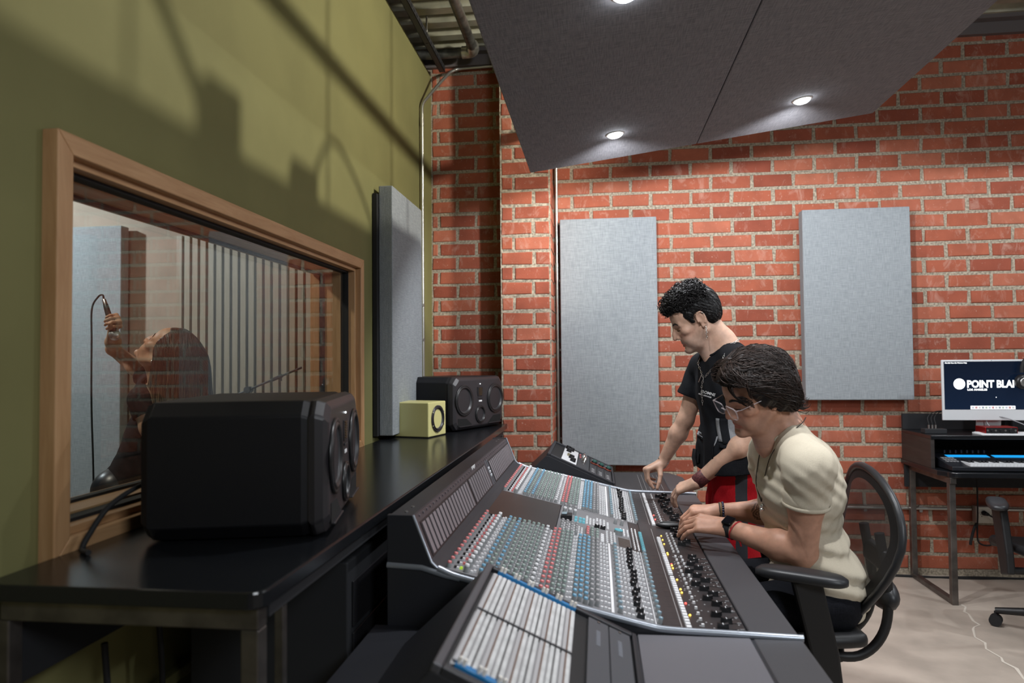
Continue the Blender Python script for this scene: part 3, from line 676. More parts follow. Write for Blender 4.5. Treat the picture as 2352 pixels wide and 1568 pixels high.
hb = empty('usb_hub', (2.02, 4.53, .945), 0, 'small black cable hub on the left of the raised shelf', 'hub')
MB().box((-.06, -.03, 0), (.065, .03, .028)).build('case', BLKMATTE, hb, .003)
for k, x in enumerate((-.025, -.005, .014)):
    MB().tube(smooth_path([(x, 0, .028), (x, .0, .055), (x+.004, .02, .095), (x+.06, .06, .125), (x+.18, .12, .13)], 6), .0028, 6).build('plugged_cable', BLKRUB, hb)
    MB().cyl((x, 0, .028), (x, 0, .05), .0055, n=10).build('plug', STEEL, hb)
# keyboard controller
kc = empty('keyboard_controller', (2.0, 4.27, .752), 0, 'black piano keyboard controller with glowing blue display under the raised shelf', 'keyboard')
KL = 1.05
MB().prism([(.0, .004), (.0, .028), (.06, .034), (.15, .052), (.30, .075), (.31, .07), (.31, .004)], 0, KL, 0).build('case', mat('midi_shell', (.012, .013, .017), .4), kc, .003)
kw = MB().box((0, -.07, -.008), (.0127, .075, .008)); me = kw.mesh('white_key'); me.materials.append(mat('ivory_key', (.80, .81, .83), .3))
kb_ = MB().prism([(-.02, 0), (-.016, .012), (.075, .012), (.075, 0)], .0, .0075, 0); mb = kb_.mesh('black_key'); mb.materials.append(BLACK)
for k in range(48):
    o = bpy.data.objects.new('white_key', me); COL.objects.link(o); o.parent = kc; o.location = (.10+.0191*k, .068, .0375); o.scale = (1.42, .9, 1); o.rotation_euler = (0, 0, 0)
    if k % 7 not in (2, 6):
        o = bpy.data.objects.new('black_key', mb); COL.objects.link(o); o.parent = kc; o.location = (.10+.0191*(k+1)-.005, .068, .045); o.scale = (1.3, .9, 1)
BLUE = mat('display_blue', (.01, .05, .08), .3, emit=(.01, .26, .62), estr=1.1)
for x0, x1 in ((.065, .30), (.325, .56), (.585, .82)):
    MB().add([(x0, .185, .0590), (x1, .185, .0590), (x1, .232, .0665), (x0, .232, .0665)], [(0, 1, 2, 3)]).build('display', BLUE, kc)
for k in range(8):
    MB().cyl((.085+.032*k, .275, .072), (.085+.032*k, .275, .090), .009, .0075, n=12).build('knob', mat('knob_blueblack', (.01, .015, .03), .4), kc)
b = MB()
for k in range(4):
    for j in range(3): b.cbox((.02+.018*k, .10+.03*j, .046+.006*j), (.013, .02, .006))
b.build('button_pads', mat('grey_pad', (.22, .22, .23), .5), kc)
# headphones on the computer corner
hp = empty('headphones', (2.605, 4.485, 1.30), 0, 'black over-ear headphones hung on the right corner of the computer', 'headphones')
MB().tube([(-.018+.085*math.cos(t)*1.0, 0, .02+.10*math.sin(t)) for t in np.linspace(-.1, math.pi+.1, 20)], .011, 10).build('headband', BLKRUB, hp)
for sx in (-1, 1):
    c = (-.018+.085*sx, 0, -.005)
    b = MB().lathe((c[0], -.03, c[2]-.04), (0, 1, 0), [(0, .034), (.004, .043), (.03, .045), (.034, .038)], 24); o = b.build('ear_cup', BLACK, hp)
    MB().lathe((c[0], -.031, c[2]-.04), (0, -1, 0), [(0, .028), (.004, .026), (.004, .018), (0.001, .016)], 24).build('cap_ring', STEEL, o)

# ================================================================ MESH OFFICE CHAIRS
MESHB = bpy.data.materials.new('chair_mesh'); MESHB.use_nodes = True; nt = MESHB.node_tree
bs = nt.nodes['Principled BSDF']; bs.inputs['Base Color'].default_value = (.012, .011, .013, 1); bs.inputs['Roughness'].default_value = .6
tc = N(nt, 'ShaderNodeTexCoord'); wv = N(nt, 'ShaderNodeTexWave', Scale=130.0); wv.bands_direction = 'Y'; wv2 = N(nt, 'ShaderNodeTexWave', Scale=130.0); wv2.bands_direction = 'Z'
nt.links.new(tc.outputs['Object'], wv.inputs[0]); nt.links.new(tc.outputs['Object'], wv2.inputs[0])
mm = N(nt, 'ShaderNodeMath', operation='MAXIMUM'); nt.links.new(wv.outputs['Fac'], mm.inputs[0]); nt.links.new(wv2.outputs['Fac'], mm.inputs[1])
gt = N(nt, 'ShaderNodeMapRange'); gt.inputs[1].default_value = .3; gt.inputs[2].default_value = .9; gt.inputs[3].default_value = .60; gt.inputs[4].default_value = .86; nt.links.new(mm.outputs[0], gt.inputs[0]); nt.links.new(gt.outputs[0], bs.inputs['Alpha'])
CH = mat('chair_graphite', (.020, .021, .024), .42)
CHB = mat('chair_black', (.008, .008, .009), .5)
def mesh_chair(loc, rz, label, arm_h=.70, seat_h=.47):
    """faces local -X; origin on the floor under the column"""
    c = empty('mesh_chair', loc, rz, label, 'chair')
    sh = seat_h
    # back: rounded shield outline, wide at the shoulders, with an open mesh
    def bk(a, s):  # a: angle round the outline, s: scale
        y = .285*math.cos(a); z = math.sin(a)
        zz = (.21*z if z > 0 else .34*z)
        y *= (1.0 if z > 0 else 1-.42*(-z)**1.5)
        z2 = sh+.30+zz*s; y2 = y*s
        x2 = .185+.10*((z2-sh-.1)/.5)-.05*(1-(y2/.25)**2)*.8
        return Vector((x2, y2, z2))
    n = 40; ring = [bk(2*math.pi*k/n, 1.0) for k in range(n)]
    MB().tube(ring, .0125, 10, closed=True).build('back_frame', CH, c)
    v = [bk(0, 0)]; f = []
    for j in range(1, 7):
        for k in range(n): v.append(bk(2*math.pi*k/n, j/6))
    for k in range(n): f.append((0, 1+k, 1+(k+1) % n))
    for j in range(5):
        for k in range(n): f.append((1+j*n+k, 1+(j+1)*n+k, 1+(j+1)*n+(k+1) % n, 1+j*n+(k+1) % n))
    MB().add(v, f, 0, True).build('back_mesh', MESHB, c)
    # dark border band of the mesh
    v = []; f = []
    for k in range(n): v += [bk(2*math.pi*k/n, 1.0)+Vector((.004, 0, 0)), bk(2*math.pi*k/n, .80)+Vector((.004, 0, 0))]
    for k in range(n): k2 = (k+1) % n; f.append((2*k, 2*k+1, 2*k2+1, 2*k2))
    MB().add(v, f, 0, True).build('mesh_border', CHB, c)
    for sy in (-.075, .075):
        MB().tube(smooth_path([(.04, sy*1.2, sh-.10), (.17, sy*1.2, sh-.10), (.25, sy*1.1, sh-.02), (.268, sy, sh+.12), (.245, sy, sh+.30)], 6), .016, 10).build('back_post', CHB, c)
    MB().cbox((.262, 0, sh+.21), (.035, .20, .075)).build('lumbar_bridge', CH, c, .012, 3)
    MB().sphere((.275, 0, sh+.085), (.042, .11, .055)).build('tilt_hub', CH, c)
    # seat
    v = []; f = []; nx, ny = 14, 12
    for i in range(nx+1):
        for j in range(ny+1):
            u = i/nx; w = j/ny*2-1; x = -.28+.44*u; y = w*(.25-.03*(2*u-1)**4)
            z = sh+.012*w*w-.035*max(0, (.18-u)/.18)**2*1.2+.01*u; v.append((x, y, z))
    for i in range(nx):
        for j in range(ny): f.append((i*(ny+1)+j, (i+1)*(ny+1)+j, (i+1)*(ny+1)+j+1, i*(ny+1)+j+1))
    o = MB().add(v, f, 0, True).build('seat', CHB, c); sm = o.modifiers.new('thick', 'SOLIDIFY'); sm.thickness = .045; sm.offset = -1; bv = o.modifiers.new('b', 'BEVEL'); bv.width = .02; bv.segments = 3; bv.limit_method = 'ANGLE'
    MB().cbox((.0, 0, sh-.10), (.26, .16, .07)).build('tilt_mechanism', CHB, c, .015, 3)
    # arms
    for sy in (-1, 1):
        p = []
        for k in range(24):
            a = 2*math.pi*k/24; p.append((-.055+.135*math.copysign(abs(math.cos(a))**.6, math.cos(a)), sy*.285+.046*math.copysign(abs(math.sin(a))**.7, math.sin(a))))
        v = []; f = []
        for lay_, (sc, dz) in enumerate(((.90, -.016), (1.0, -.010), (1.0, .004), (.9, .012), (.6, .015))):
            for (x, y) in p: xx = -.055+(x+.055)*sc; yo = (y-sy*.285)*sc; ct, st_ = math.cos(R(23*sy)), math.sin(R(23*sy)); v.append((-.055+(xx+.055)*ct-yo*st_, sy*.285+(xx+.055)*st_+yo*ct, arm_h+dz-.10*max(0, xx+.06)**1.6-.25*max(0, -(xx+.12))**2))
        for l_ in range(4):
            for k in range(24): f.append((l_*24+k, l_*24+(k+1) % 24, (l_+1)*24+(k+1) % 24, (l_+1)*24+k))
        f += [tuple(range(24))[::-1], tuple(range(96, 120))]
        ap = MB().add(v, f, 0, True).build('armrest', CH, c)
        MB().prism([(-.085, arm_h-.016), (.005, arm_h-.016), (.05, sh-.02), (.06, sh-.12), (-.01, sh-.14), (-.035, sh-.02)], sy*.285-.019, sy*.285+.019, 1).build('arm_post', CHB, c, .008)
        MB().tube([(.02, sy*.285, sh-.11), (.02, sy*.10, sh-.115)], .018, 10).build('arm_bracket', CHB, c)
    MB().cyl((0, 0, .11), (0, 0, sh-.07), .027, n=18).build('gas_column', CHB, c)
    MB().cyl((0, 0, .07), (0, 0, .13), .045, .035, n=18).build('hub', CHB, c)
    for k in range(5):
        a = 2*math.pi*k/5+.35; ca, sa = math.cos(a), math.sin(a)
        MB().tube([(.03*ca, .03*sa, .105), (.16*ca, .16*sa, .10), (.30*ca, .30*sa, .078)], [.024, .021, .016], 10).build('base_leg', CHB, c)
        w = MB(); px, py = .30*ca, .30*sa
        for s2 in (-1, 1): w.cyl((px-sa*s2*.006, py+ca*s2*.006, .029), (px-sa*s2*.024, py+ca*s2*.024, .029), .029, n=18)
        w.cyl((px, py, .03), (px, py, .075), .008, n=8); w.build('caster', BLKRUB, c)
    return c
mesh_chair((.68, 2.55, 0), R(-2), 'black mesh task chair with the seated man in it', .735, .52)
mesh_chair((2.30, 3.80, 0), R(-90), 'black mesh task chair pushed up to the workstation desk', .66, .45)
# ================================================================ MIXING CONSOLE
CON = empty('mixing_console', (0, 2.65, 0), 0, 'large black analogue mixing console covered in coloured knobs', 'mixing console')
CY = 2.65
CBODY = mat('console_charcoal', (.020, .021, .026), .45, bump=.12, bscale=800)
CFACE = mat('console_panel_grey', (.19, .19, .20), .5, bump=.05, bscale=600)
CDARK = mat('console_panel_dark', (.030, .025, .026), .42, var=.15, vscale=5, stretch=(12, 1, 1))
CTRIM = mat('trim_pewter', (.36, .39, .44), .30, .6)
CREST = mat('armrest_leatherette', (.055, .054, .060), .5, bump=.2, bscale=500)
CWING = mat('wing_grey', (.135, .13, .145), .5, bump=.1, bscale=500)
def cb(b, name, m, bev=0, seg=2, par=None):
    o = b.build(name, m, None, bev, seg); o.parent = par or CON
    o.location = (0, -CY, 0)
    return o
def sz(x):  # control surface height
    return .862-.236*(x+.41) if x < .155 else (.7287-.04*(x-.155) if x < .362 else .7204)
prof = [(-.55, .55), (-.55, 1.0), (-.487, 1.0), (-.440, .883), (-.425, .870), (-.405, .858), (.10, .738), (.165, .726), (.365, .716), (.365, .62), (.15, .58)]
cb(MB().prism(prof, 1.80, 3.63, 1), 'body', CBODY, .002)
# near and far end cheeks with a pale rolled edge
chk = [(-.553, .60), (-.553, 1.003), (-.484, 1.003), (-.436, .882), (-.418, .864), (-.36, .842), (-.06, .775), (.10, .738), (.165, .7275), (.487, .719), (.487, .66), (.17, .645), (-.05, .70), (-.36, .70), (-.50, .60)]
for a, b_ in ((1.782, 1.80), (3.63, 3.648)): cb(MB().prism(chk, a, b_, 1), 'end_cheek', CBODY, .002)
for yy in (1.786, 3.644):
    cb(MB().tube([(x, yy, z) for x, z in smooth_path([(-.418, .867, 0), (-.36, .845, 0), (-.2, .81, 0), (-.06, .779, 0), (.10, .742, 0), (.165, .731, 0), (.30, .727, 0), (.487, .722, 0)], 5) for x, z in [(x, z)]] if False else [(p[0], yy, p[1]) for p in smooth_path([(-.418, .867, 0), (-.36, .845, 0), (-.2, .81, 0), (-.06, .779, 0), (.10, .742, 0), (.165, .731, 0), (.30, .727, 0), (.487, .722, 0)], 5)], .0095, 8), 'edge_trim', CTRIM)
    cb(MB().tube([(-.484, yy, 1.002), (-.436, yy, .882), (-.418, yy, .866)], .0045, 8), 'edge_trim', CTRIM)
    cb(MB().tube([(-.553, yy, .873), (-.46, yy, .868), (-.40, yy, .850), (-.36, yy, .842)], .0095, 8), 'edge_trim', CTRIM)
# legs / lower pedestal
for yy in (1.95, 3.35):
    cb(MB().box((-.46, yy-.04, .0), (.18, yy+.04, .585)), 'pedestal', CBODY, .004)
cb(MB().box((-.52, 1.9, .25), (-.49, 3.5, .56)), 'rear_panel', CBODY, .002)
# meter bridge face and meters
def mface(t, off=0.0):  # t 0 top .. 1 bottom of the slanted face
    a = Vector((-.487, 0, 1.0)); b = Vector((-.440, 0, .883)); n = Vector((.117, 0, .047)).normalized()
    return a.lerp(b, t)+n*off
def fbox(b, t0, t1, ya, yb, th, off=0.0, mi=0):
    p = [mface(t0, off), mface(t1, off), mface(t1, off+th), mface(t0, off+th)]
    v = [(q.x, ya, q.z) for q in p]+[(q.x, yb, q.z) for q in p]
    return b.add(v, [(0, 1, 2, 3), (7, 6, 5, 4), (0, 4, 5, 1), (1, 5, 6, 2), (2, 6, 7, 3), (3, 7, 4, 0)], mi)
cb(fbox(MB(), .02, .98, 1.803, 3.627, .002), 'meter_fascia', mat('meter_fascia', (.060, .048, .052), .42), 0)
METER = mat('meter_window', (.21, .185, .20), .3)
for y0, n in ((1.83, 16), (2.505, 9), (2.975, 16)):
    cb(fbox(MB(), .20, .97, y0-.010, y0+n*.0405-.004, .0035), 'meter_surround', mat('meter_surround', (.018, .015, .016), .4))
    for k in range(n): cb(fbox(MB(), .24, .93, y0+k*.0405, y0+k*.0405+.026, .006), 'meter', METER)
b = MB()
for k in range(44):
    q = mface(.09, .002); b.cbox((q.x, 1.84+k*.0405, q.z), (.006, .010, .006))
tag(cb(b, 'legend_marks', mat('mark_dim', (.13, .11, .12), .5)), kind='stuff')
for k in range(3):
    q = mface(.42+.12*k, .004); cb(MB().cbox((q.x, 2.925, q.z), (.006, .016, .010)), 'indicator', mat('lamp_pale', (.8, .82, .85), .4), .001)
for yy in (2.905, 2.945): cb(fbox(MB(), .14, .97, yy, yy+.003, .005), 'meter_divider', CTRIM)
q = mface(.10, .003); text('maker_badge', 'AUDIENT', .018, Matrix.Translation((q.x, 2.63-CY, q.z)) @ Matrix.Rotation(R(90), 4, 'Z') @ Matrix.Rotation(R(68), 4, 'X'), mat('badge_white', (.85, .85, .86), .4), CON, .0004, bold=.0004)
for yy in (1.835, 1.90, 3.5, 3.58): cb(MB().cyl((-.515, yy, 1.0), (-.515, yy, 1.002), .005, n=10), 'screw', STEEL)
# surface panels
def srf(b, x0, x1, y0, y1, th, mi=0):
    v = [(x0, y0, sz(x0)), (x1, y0, sz(x1)), (x1, y1, sz(x1)), (x0, y1, sz(x0))]; v += [(a, c, z+th) for a, c, z in v]
    return b.add(v, [(3, 2, 1, 0), (4, 5, 6, 7), (0, 1, 5, 4), (1, 2, 6, 5), (2, 3, 7, 6), (3, 0, 4, 7)], mi)
cb(srf(MB(), -.402, .150, 1.803, 2.474, .002), 'channel_panel', CFACE); cb(srf(MB(), -.402, .150, 2.915, 3.627, .002), 'channel_panel', CFACE)
cb(srf(MB(), -.402, -.158, 2.478, 2.911, .003), 'blank_panel', mat('blank_panel_dark', (.030, .022, .020), .38, var=.2, vscale=4))
cb(srf(MB(), -.155, .112, 2.478, 2.911, .002), 'master_panel', CFACE); cb(srf(MB(), .114, .154, 2.478, 2.911, .0015), 'blank_strip', CDARK)
cb(srf(MB(), .156, .360, 1.803, 3.627, .002), 'fader_panel', CDARK)
cb(MB().box((.367, 1.80, .695), (.485, 3.63, .7204)), 'armrest', CREST, .006, 3)
# ---- knobs, buttons
def mk_knob(r, h, body, cap, nm='knob'):
    b = MB().lathe((0, 0, 0), (0, 0, 1), [(0, r*1.0), (h*.70, r*.90), (h*.72, r*.86)], 10, 0, cap=False)
    b.lathe((0, 0, 0), (0, 0, 1), [(h*.72, r*.88), (h*.97, r*.80), (h, r*.66)], 10, 1, cap=False)
    b.add([(r*.66*math.cos(2*math.pi*k/10), r*.66*math.sin(2*math.pi*k/10), h) for k in range(10)], [tuple(range(10))], 1)
    b.cbox((0, -r*.45, h), (.0012, r*.8, .0008), 2)
    return b, [body, cap, K['white']], nm
def mk_btn(sx, sy, h, m, nm='button'):
    b = MB(); x, y = sx/2, sy/2
    v = [(-x, -y, 0), (x, -y, 0), (x, y, 0), (-x, y, 0), (-x*.82, -y*.82, h), (x*.82, -y*.82, h), (x*.82, y*.82, h), (-x*.82, y*.82, h)]
    b.add(v, [(4, 5, 6, 7), (0, 1, 5, 4), (1, 2, 6, 5), (2, 3, 7, 6), (3, 0, 4, 7)]); return b, [m], nm
def mk_fader(L=.020, wd=.0115, h=.014):
    b = MB(); x, y = L/2, wd/2
    b.add([(-x, -y, 0), (x, -y, 0), (x, y, 0), (-x, y, 0), (-x*.9, -y*.8, h), (-x*.12, -y*.8, h*.80), (-x*.12, y*.8, h*.80), (-x*.9, y*.8, h), (x*.12, -y*.8, h*.80), (x*.9, -y*.8, h), (x*.9, y*.8, h), (x*.12, y*.8, h*.80)],
          [(4, 5, 6, 7), (5, 8, 11, 6), (8, 9, 10, 11), (0, 1, 9, 8, 5, 4), (2, 3, 7, 6, 11, 10), (1, 2, 10, 9), (3, 0, 4, 7)])
    b.cbox((0, 0, h*.81), (.0018, wd*.82, .001), 1)
    return b, [K['black'], K['white']], 'fader_cap'
K = dict(red=mat('cap_red', (.72, .20, .20), .4), blue=mat('cap_blue', (.17, .40, .58), .4), green=mat('cap_green', (.27, .345, .315), .45), grey=mat('cap_grey', (.34, .335, .345), .45), white=mat('cap_white', (.80, .80, .82), .4),
         body=mat('knob_body', (.27, .28, .285), .45), black=BLACK, cyan=mat('cap_cyan', (.12, .42, .50), .4), lime=mat('cap_lime', (.45, .62, .06), .4, emit=(.5, .8, .05), estr=.3), bluedim=mat('cap_bluegrey', (.23, .35, .42), .42))
PROTO = {}
def proto(key):
    if key not in PROTO:
        t, *a = key
        b, ms, nm = (mk_knob(.0066, .0175, K['body'], K[a[0]]) if t == 'k' else mk_knob(.0075, .022, K['body'], K[a[0]]) if t == 'K' else mk_btn(.0078, .0085, .006, K[a[0]]) if t == 'b' else
                     mk_btn(.0145, .0150, .006, K[a[0]]) if t == 'B' else mk_btn(a[1], a[2], .005, K[a[0]]) if t == 'c' else mk_fader() if t == 'f' else mk_fader(.029, .0135, .016))
        me = b.mesh(nm)
        for m in ms: me.materials.append(m)
        PROTO[key] = (me, b, ms, nm)
    return PROTO[key]
MASS = {}
def slope(x): return math.atan(.236) if x < .155 else math.atan(.04)
COUNT = {}
def put(key, x, y, own, rot=0.0):
    me, b, ms, nm = proto(key); z = sz(x)+.002
    if own and COUNT.get(nm, 0) < 298:
        COUNT[nm] = COUNT.get(nm, 0)+1
        o = bpy.data.objects.new(nm, me); COL.objects.link(o); o.parent = CON; o.location = (x, y-CY, z); o.rotation_euler = (0, slope(x), rot)
    else:
        M = Matrix.Translation((x, y, z)) @ Matrix.Rotation(slope(x), 4, 'Y') @ Matrix.Rotation(rot, 4, 'Z')
        g, mm = MASS.setdefault(nm, (MB(), []))
        idx = []
        for m in ms:
            if m not in mm: mm.append(m)
            idx.append(mm.index(m))
        o = len(g.v); g.v += [tuple(M @ Vector(v)) for v in b.v]
        for f, mi, s_ in zip(b.f, b.mi, b.sm): g.f.append(tuple(i+o for i in f)); g.mi.append(idx[mi]); g.sm.append(s_)
cols = [(-.397, 'k', 'red', 0), (-.381, 'b', 'black', .5), (-.374, 'b', 'white', .25), (-.366, 'b', 'red', .6), (-.351, 'K', 'white', .0), (-.337, 'b', 'white', .2), (-.330, 'b', 'white', .7), (-.314, 'k', 'blue', .3), (-.299, 'k', 'green', .0),
        (-.282, 'k', 'blue', .4), (-.265, 'k', 'green', 0), (-.249, 'k', 'green', .5), (-.232, 'k', 'green', 0), (-.216, 'k', 'green', .5), (-.200, 'k', 'green', 0), (-.183, 'k', 'white', .35), (-.168, 'b', 'white', 0),
        (-.157, 'k', 'red', .1), (-.142, 'k', 'red', .5), (-.129, 'k', 'green', .1), (-.114, 'k', 'green', .3), (-.100, 'k', 'green', .5), (-.088, 'b', 'white', 0), (-.080, 'b', 'white', .2), (-.070, 'k', 'blue', .1), (-.056, 'k', 'blue', .5), (-.041, 'k', 'blue', .1),
        (-.026, 'k', 'grey', 0), (-.011, 'k', 'grey', .4), (.002, 'b', 'white', .0), (.012, 'b', 'white', .1), (.021, 'b', 'white', .0), (.048, 'k', 'bluedim', .2), (.0595, 'b', 'white', .1), (.071, 'b', 'white', .1), (.082, 'b', 'white', .1), (.118, 'b', 'white', 0), (.128, 'b', 'white', 0), (.148, 'k', 'bluedim', .2)]
N16 = 16; P = .042
for bank, yb in ((0, 1.818), (1, 2.93)):
    for ci, (x, t, c, st) in enumerate(cols):
        for i in range(N16):
            y = yb+P*(i+.5*st)+(.0 if bank == 0 else 0)
            cc = 'lime' if (bank == 0 and ci == 3 and i == 0) else c
            own = bank == 0 and (x > -.31 or i >= 4) and i < 15
            if bank == 0 and t == 'b' and x < -.31: own = False
            put((t, cc), x, y, own)
    # scribble strip, fine legend marks, faders of the small section
    cb(srf(MB(), .0275, .0345, yb-.012, yb+P*15.8, .0045), 'scribble_strip', K['white'])
    cb(srf(MB(), .1375, .1395, yb-.008, yb+P*15.7, .003), 'scribble_strip', K['white'])
    b = MB()
    for i in range(N16):
        y = yb+P*i
        for x in (-.258, -.241, -.224, -.208, -.191, -.176, -.121, -.107, -.289, -.305):
            for d in (.012, .030): b.cbox((x+random.uniform(-.001, .001), y+d, sz(x)+.0028), (.0035, .0035, .0016))
        for x in (.092, .103, .114): b.cbox((x, y+.018, sz(x)+.0025), (.002, .02, .001))
    tag(cb(b, 'legend_marks', K['white']), kind='stuff')
    for i in range(N16):
        xf = [.108, .104, .100, .106, .101, .108, .104, .098, .107, .109, .102, .106, .103, .108, .10, .105][(i*5+3*bank) % 16]
        put(('f',), xf-.008, yb+P*i+.006, True); 
    # main fader section
    seg = [(yb-.010, 20), (yb+.012+20*.0213, 11)]
    for ys_, n in seg:
        for k in range(n): put(('B', 'white'), .219, ys_+.0213*k, bank == 0)
    for i in range(N16):
        y = yb+P*i; put(('b', 'white'), .256, y+.012, bank == 0)
        if bank == 0 and 9 <= i: put(('b', 'white'), .275, y+.012, True)
        xf = .292+.034*((i*7+bank*3) % 11)/11-.006*(i % 3)+(.012 if i < 6 else 0)
        put(('F',), min(xf, .332), y+.004, True)
    b = MB(); b2 = MB(); b3 = MB()
    for i in range(N16):
        y = yb+P*i
        b.cbox((.318, y+.004, sz(.318)+.0022), (.085, .0022, .0006), 0)
        for x in (.243, .249, .268, .283, .334, .342, .349):
            if random.random() < .75: b2.cbox((x+random.uniform(-.003, .003), y+random.uniform(-.012, .014), sz(x)+.0026), (.004, .0032, .0014))
        b2.cbox((.352, y+.006, sz(.352)+.0026), (.010, .005, .0016))
        b3.cbox((.18, y+.012, sz(.18)+.0022), (.03, .0008, .0004))
    tag(cb(b, 'fader_slots', BLKRUB), kind='stuff'); tag(cb(b2, 'legend_marks', mat('mark_pale', (.42, .42, .43), .5)), kind='stuff'); tag(cb(b3, 'panel_lines', mat('mark_line', (.10, .09, .09), .5)), kind='stuff')
for k, (i, c) in enumerate(((0, 0), (3, 1), (6, 0), (7, 0), (10, 0), (14, 0), (15, 0), (15.5, 1), (19.4, 0), (20, 0), (24, 0), (26, 0), (28, 0))):
    m = mat('led_amber', (1, .6, .1), .4, emit=(1, .55, .06), estr=2.5) if c == 0 else mat('led_red', (1, .1, .1), .4, emit=(1, .08, .06), estr=2.0)
    y = 1.90+.03*i; cb(MB().sphere((.233, y, sz(.233)+.003), .0032, 8, 6), 'indicator_led', m)
for y in (3.02, 3.10): cb(MB().sphere((.233, y, sz(.233)+.003), .0035, 8, 6), 'indicator_led', MATS['led_red'])
cb(srf(MB(), .2015, .2035, 1.81, 2.85, .0026), 'panel_seam', mat('seam_line', (.30, .29, .29), .4)); cb(srf(MB(), .2015, .2035, 2.92, 3.62, .0026), 'panel_seam', MATS['seam_line'])
# master section
for x, c in ((-.138, 'grey'), (-.121, 'grey'), (-.103, 'grey'), (-.086, 'grey')):
    for k in range(4): put(('k', c), x, 2.50+.038*k, False); put(('b', 'white'), x+.009, 2.49+.038*k, False)
for k in range(4): put(('b', 'white'), -.066, 2.49+.034*k, False); put(('k', 'red'), -.046, 2.50+.032*k, False); put(('k', 'green'), -.030, 2.49+.036*k, False); put(('k', 'green'), -.012, 2.48+.038*k, False)
for k in range(4): put(('c', 'white', .013, .016), .008, 2.495+.028*k, False)
for x in (.025, .04, .052):
    for k in range(6): put(('b', 'white'), x, 2.49+.03*k, False)
for x in (.078, .09, .104):
    for k in range(4): put(('c', 'white', .006, .018), x, 2.66+.026*k, False)
for x in (-.05, -.037, -.024, -.011, .002, .016, .03):
    for k in range(5):
        if random.random() < .8: put(('c', 'white', .0085, .009), x, 2.70+.028*k, False)
for x in (-.075, -.092, -.062):
    for k in range(2): put(('c', 'cyan', .012, .026), x, 2.70+.05*k, False)
for x in (-.14, -.12, -.1): put(('K', 'white'), x, 2.80, False); put(('K', 'grey'), x, 2.86, False)
for x in (.06, .085): put(('K', 'grey'), x, 2.82, False)
for x in (-.012, .010): put(('f',), x, 2.675, True)
cb(MB().cbox((-.126, 2.70, sz(-.126)+.010), (.042, .05, .020)), 'display_block', BLACK, .002)
cb(MB().cbox((-.134, 2.70, sz(-.134)+.0215), (.020, .036, .002)), 'lcd', mat('lcd_blue', (.30, .40, .45), .25))
cb(MB().lathe((.066, 2.655, sz(.066)), (0.22, 0, 1), [(0, .017), (.018, .016)], 24, cap=True), 'level_knob', K['body']); cb(MB().lathe((.070, 2.655, sz(.066)+.018), (0.22, 0, 1), [(0, .0165), (.003, .0145)], 24), 'level_knob_cap', K['cyan'])
b = MB()
for k in range(7): srf(b, .066, .108, 2.49+.018*k, 2.502+.018*k, .003)
tag(cb(b, 'vent_lines', mat('vent_brown', (.085, .065, .055), .5)), kind='stuff')
for x in (.122, .135):
    for k in range(12): put(('c', 'white', .0055, .013 if x < .13 else .018), x, 2.50+.026*k, False)
for k in range(11): put(('c', 'cyan', .013, .020), .153, 2.50+.026*k, False)
for k in range(10): put(('B', 'white'), .219, 2.505+.0213*k, True)
for x in (.256, .272):
    for k in range(8): put(('b', 'white'), x, 2.52+.036*k, True)
for k, (x, y) in enumerate(((.290, 2.83), (.300, 2.79), (.292, 2.74), (.305, 2.70), (.318, 2.66), (.295, 2.62))): put(('F',), x, y, True)
for nm, (g, mm) in MASS.items(): tag(cb(g, nm+'_rows', mm), kind='stuff')
# ---- wings with sloped rack turrets at both ends
FACEV = Vector((.345, 0, -.155)).normalized(); FN = Vector((.155, 0, .345)).normalized()
def wing(y0, y1, ty0, ty1, cham):
    poly = [(-.585, y0), (.37, y0), (.37, y1), (-.585, y1)]
    cb(MB().prism(poly, .64, .7185, 2), 'wing_shelf', CBODY, .002)
    cb(MB().box((.09, y0+.004, .719), (.360, y1-.004, .7215)), 'wing_panel', CWING if cham < 0 else CDARK, .001)
    pr = [(.367, y0), (.485, y0), (.485, y1), (.367, y1)] if cham < 0 else [(.367, y0), (.485, y0), (.485, y1-.16), (.42, y1), (.367, y1)]
    cb(MB().prism(pr, .69, .7205, 2), 'armrest', CREST, .006, 3)
    cb(MB().prism([(-.475, .719), (-.275, .905), (-.262, .905), (.080, .750), (.088, .719)], ty0, ty1, 1), 'turret', CBODY, .003)
    rim = MB(); A = Vector((-.268, 0, .908)); B = A+FACEV*.378
    def fp(u, v, h): p = A.lerp(B, u)+FN*h; return Vector((p.x, ty0+(ty1-ty0)*v, p.z))
    def slab(b, u0, u1, v0, v1, h0, h1, mi=0):
        v = [fp(u0, v0, h0), fp(u1, v0, h0), fp(u1, v1, h0), fp(u0, v1, h0), fp(u0, v0, h1), fp(u1, v0, h1), fp(u1, v1, h1), fp(u0, v1, h1)]
        return b.add(v, [(3, 2, 1, 0), (4, 5, 6, 7), (0, 1, 5, 4), (1, 2, 6, 5), (2, 3, 7, 6), (3, 0, 4, 7)], mi)
    for a in ((-.015, .03, 0, 1), (.97, 1.0, 0, 1), (.03, .97, 0, .035), (.03, .97, .965, 1)): cb(slab(MB(), *a, -.004, .012), 'turret_rim', mat('rim_graphite', (.085, .085, .095), .38, .3) if cham < 0 and a[1] < .5 else CBODY, .003)
    cb(slab(MB(), .03, .97, .035, .965, -.003, .001), 'turret_well', mat('well_black', (.006, .006, .007), .6))
    return fp, slab
fp, slab = wing(1.02, 1.782, 1.105, 1.665, -1)
PW = mat('patch_white', (.62, .62, .62), .5, var=.12, vscale=30); PG = mat('patch_greyish', (.46, .45, .46), .5)
cb(slab(MB(), .05, .60, .07, .945, .001, .005), 'patch_plate', PG)
U0, U1, NS = .052, .598, 18
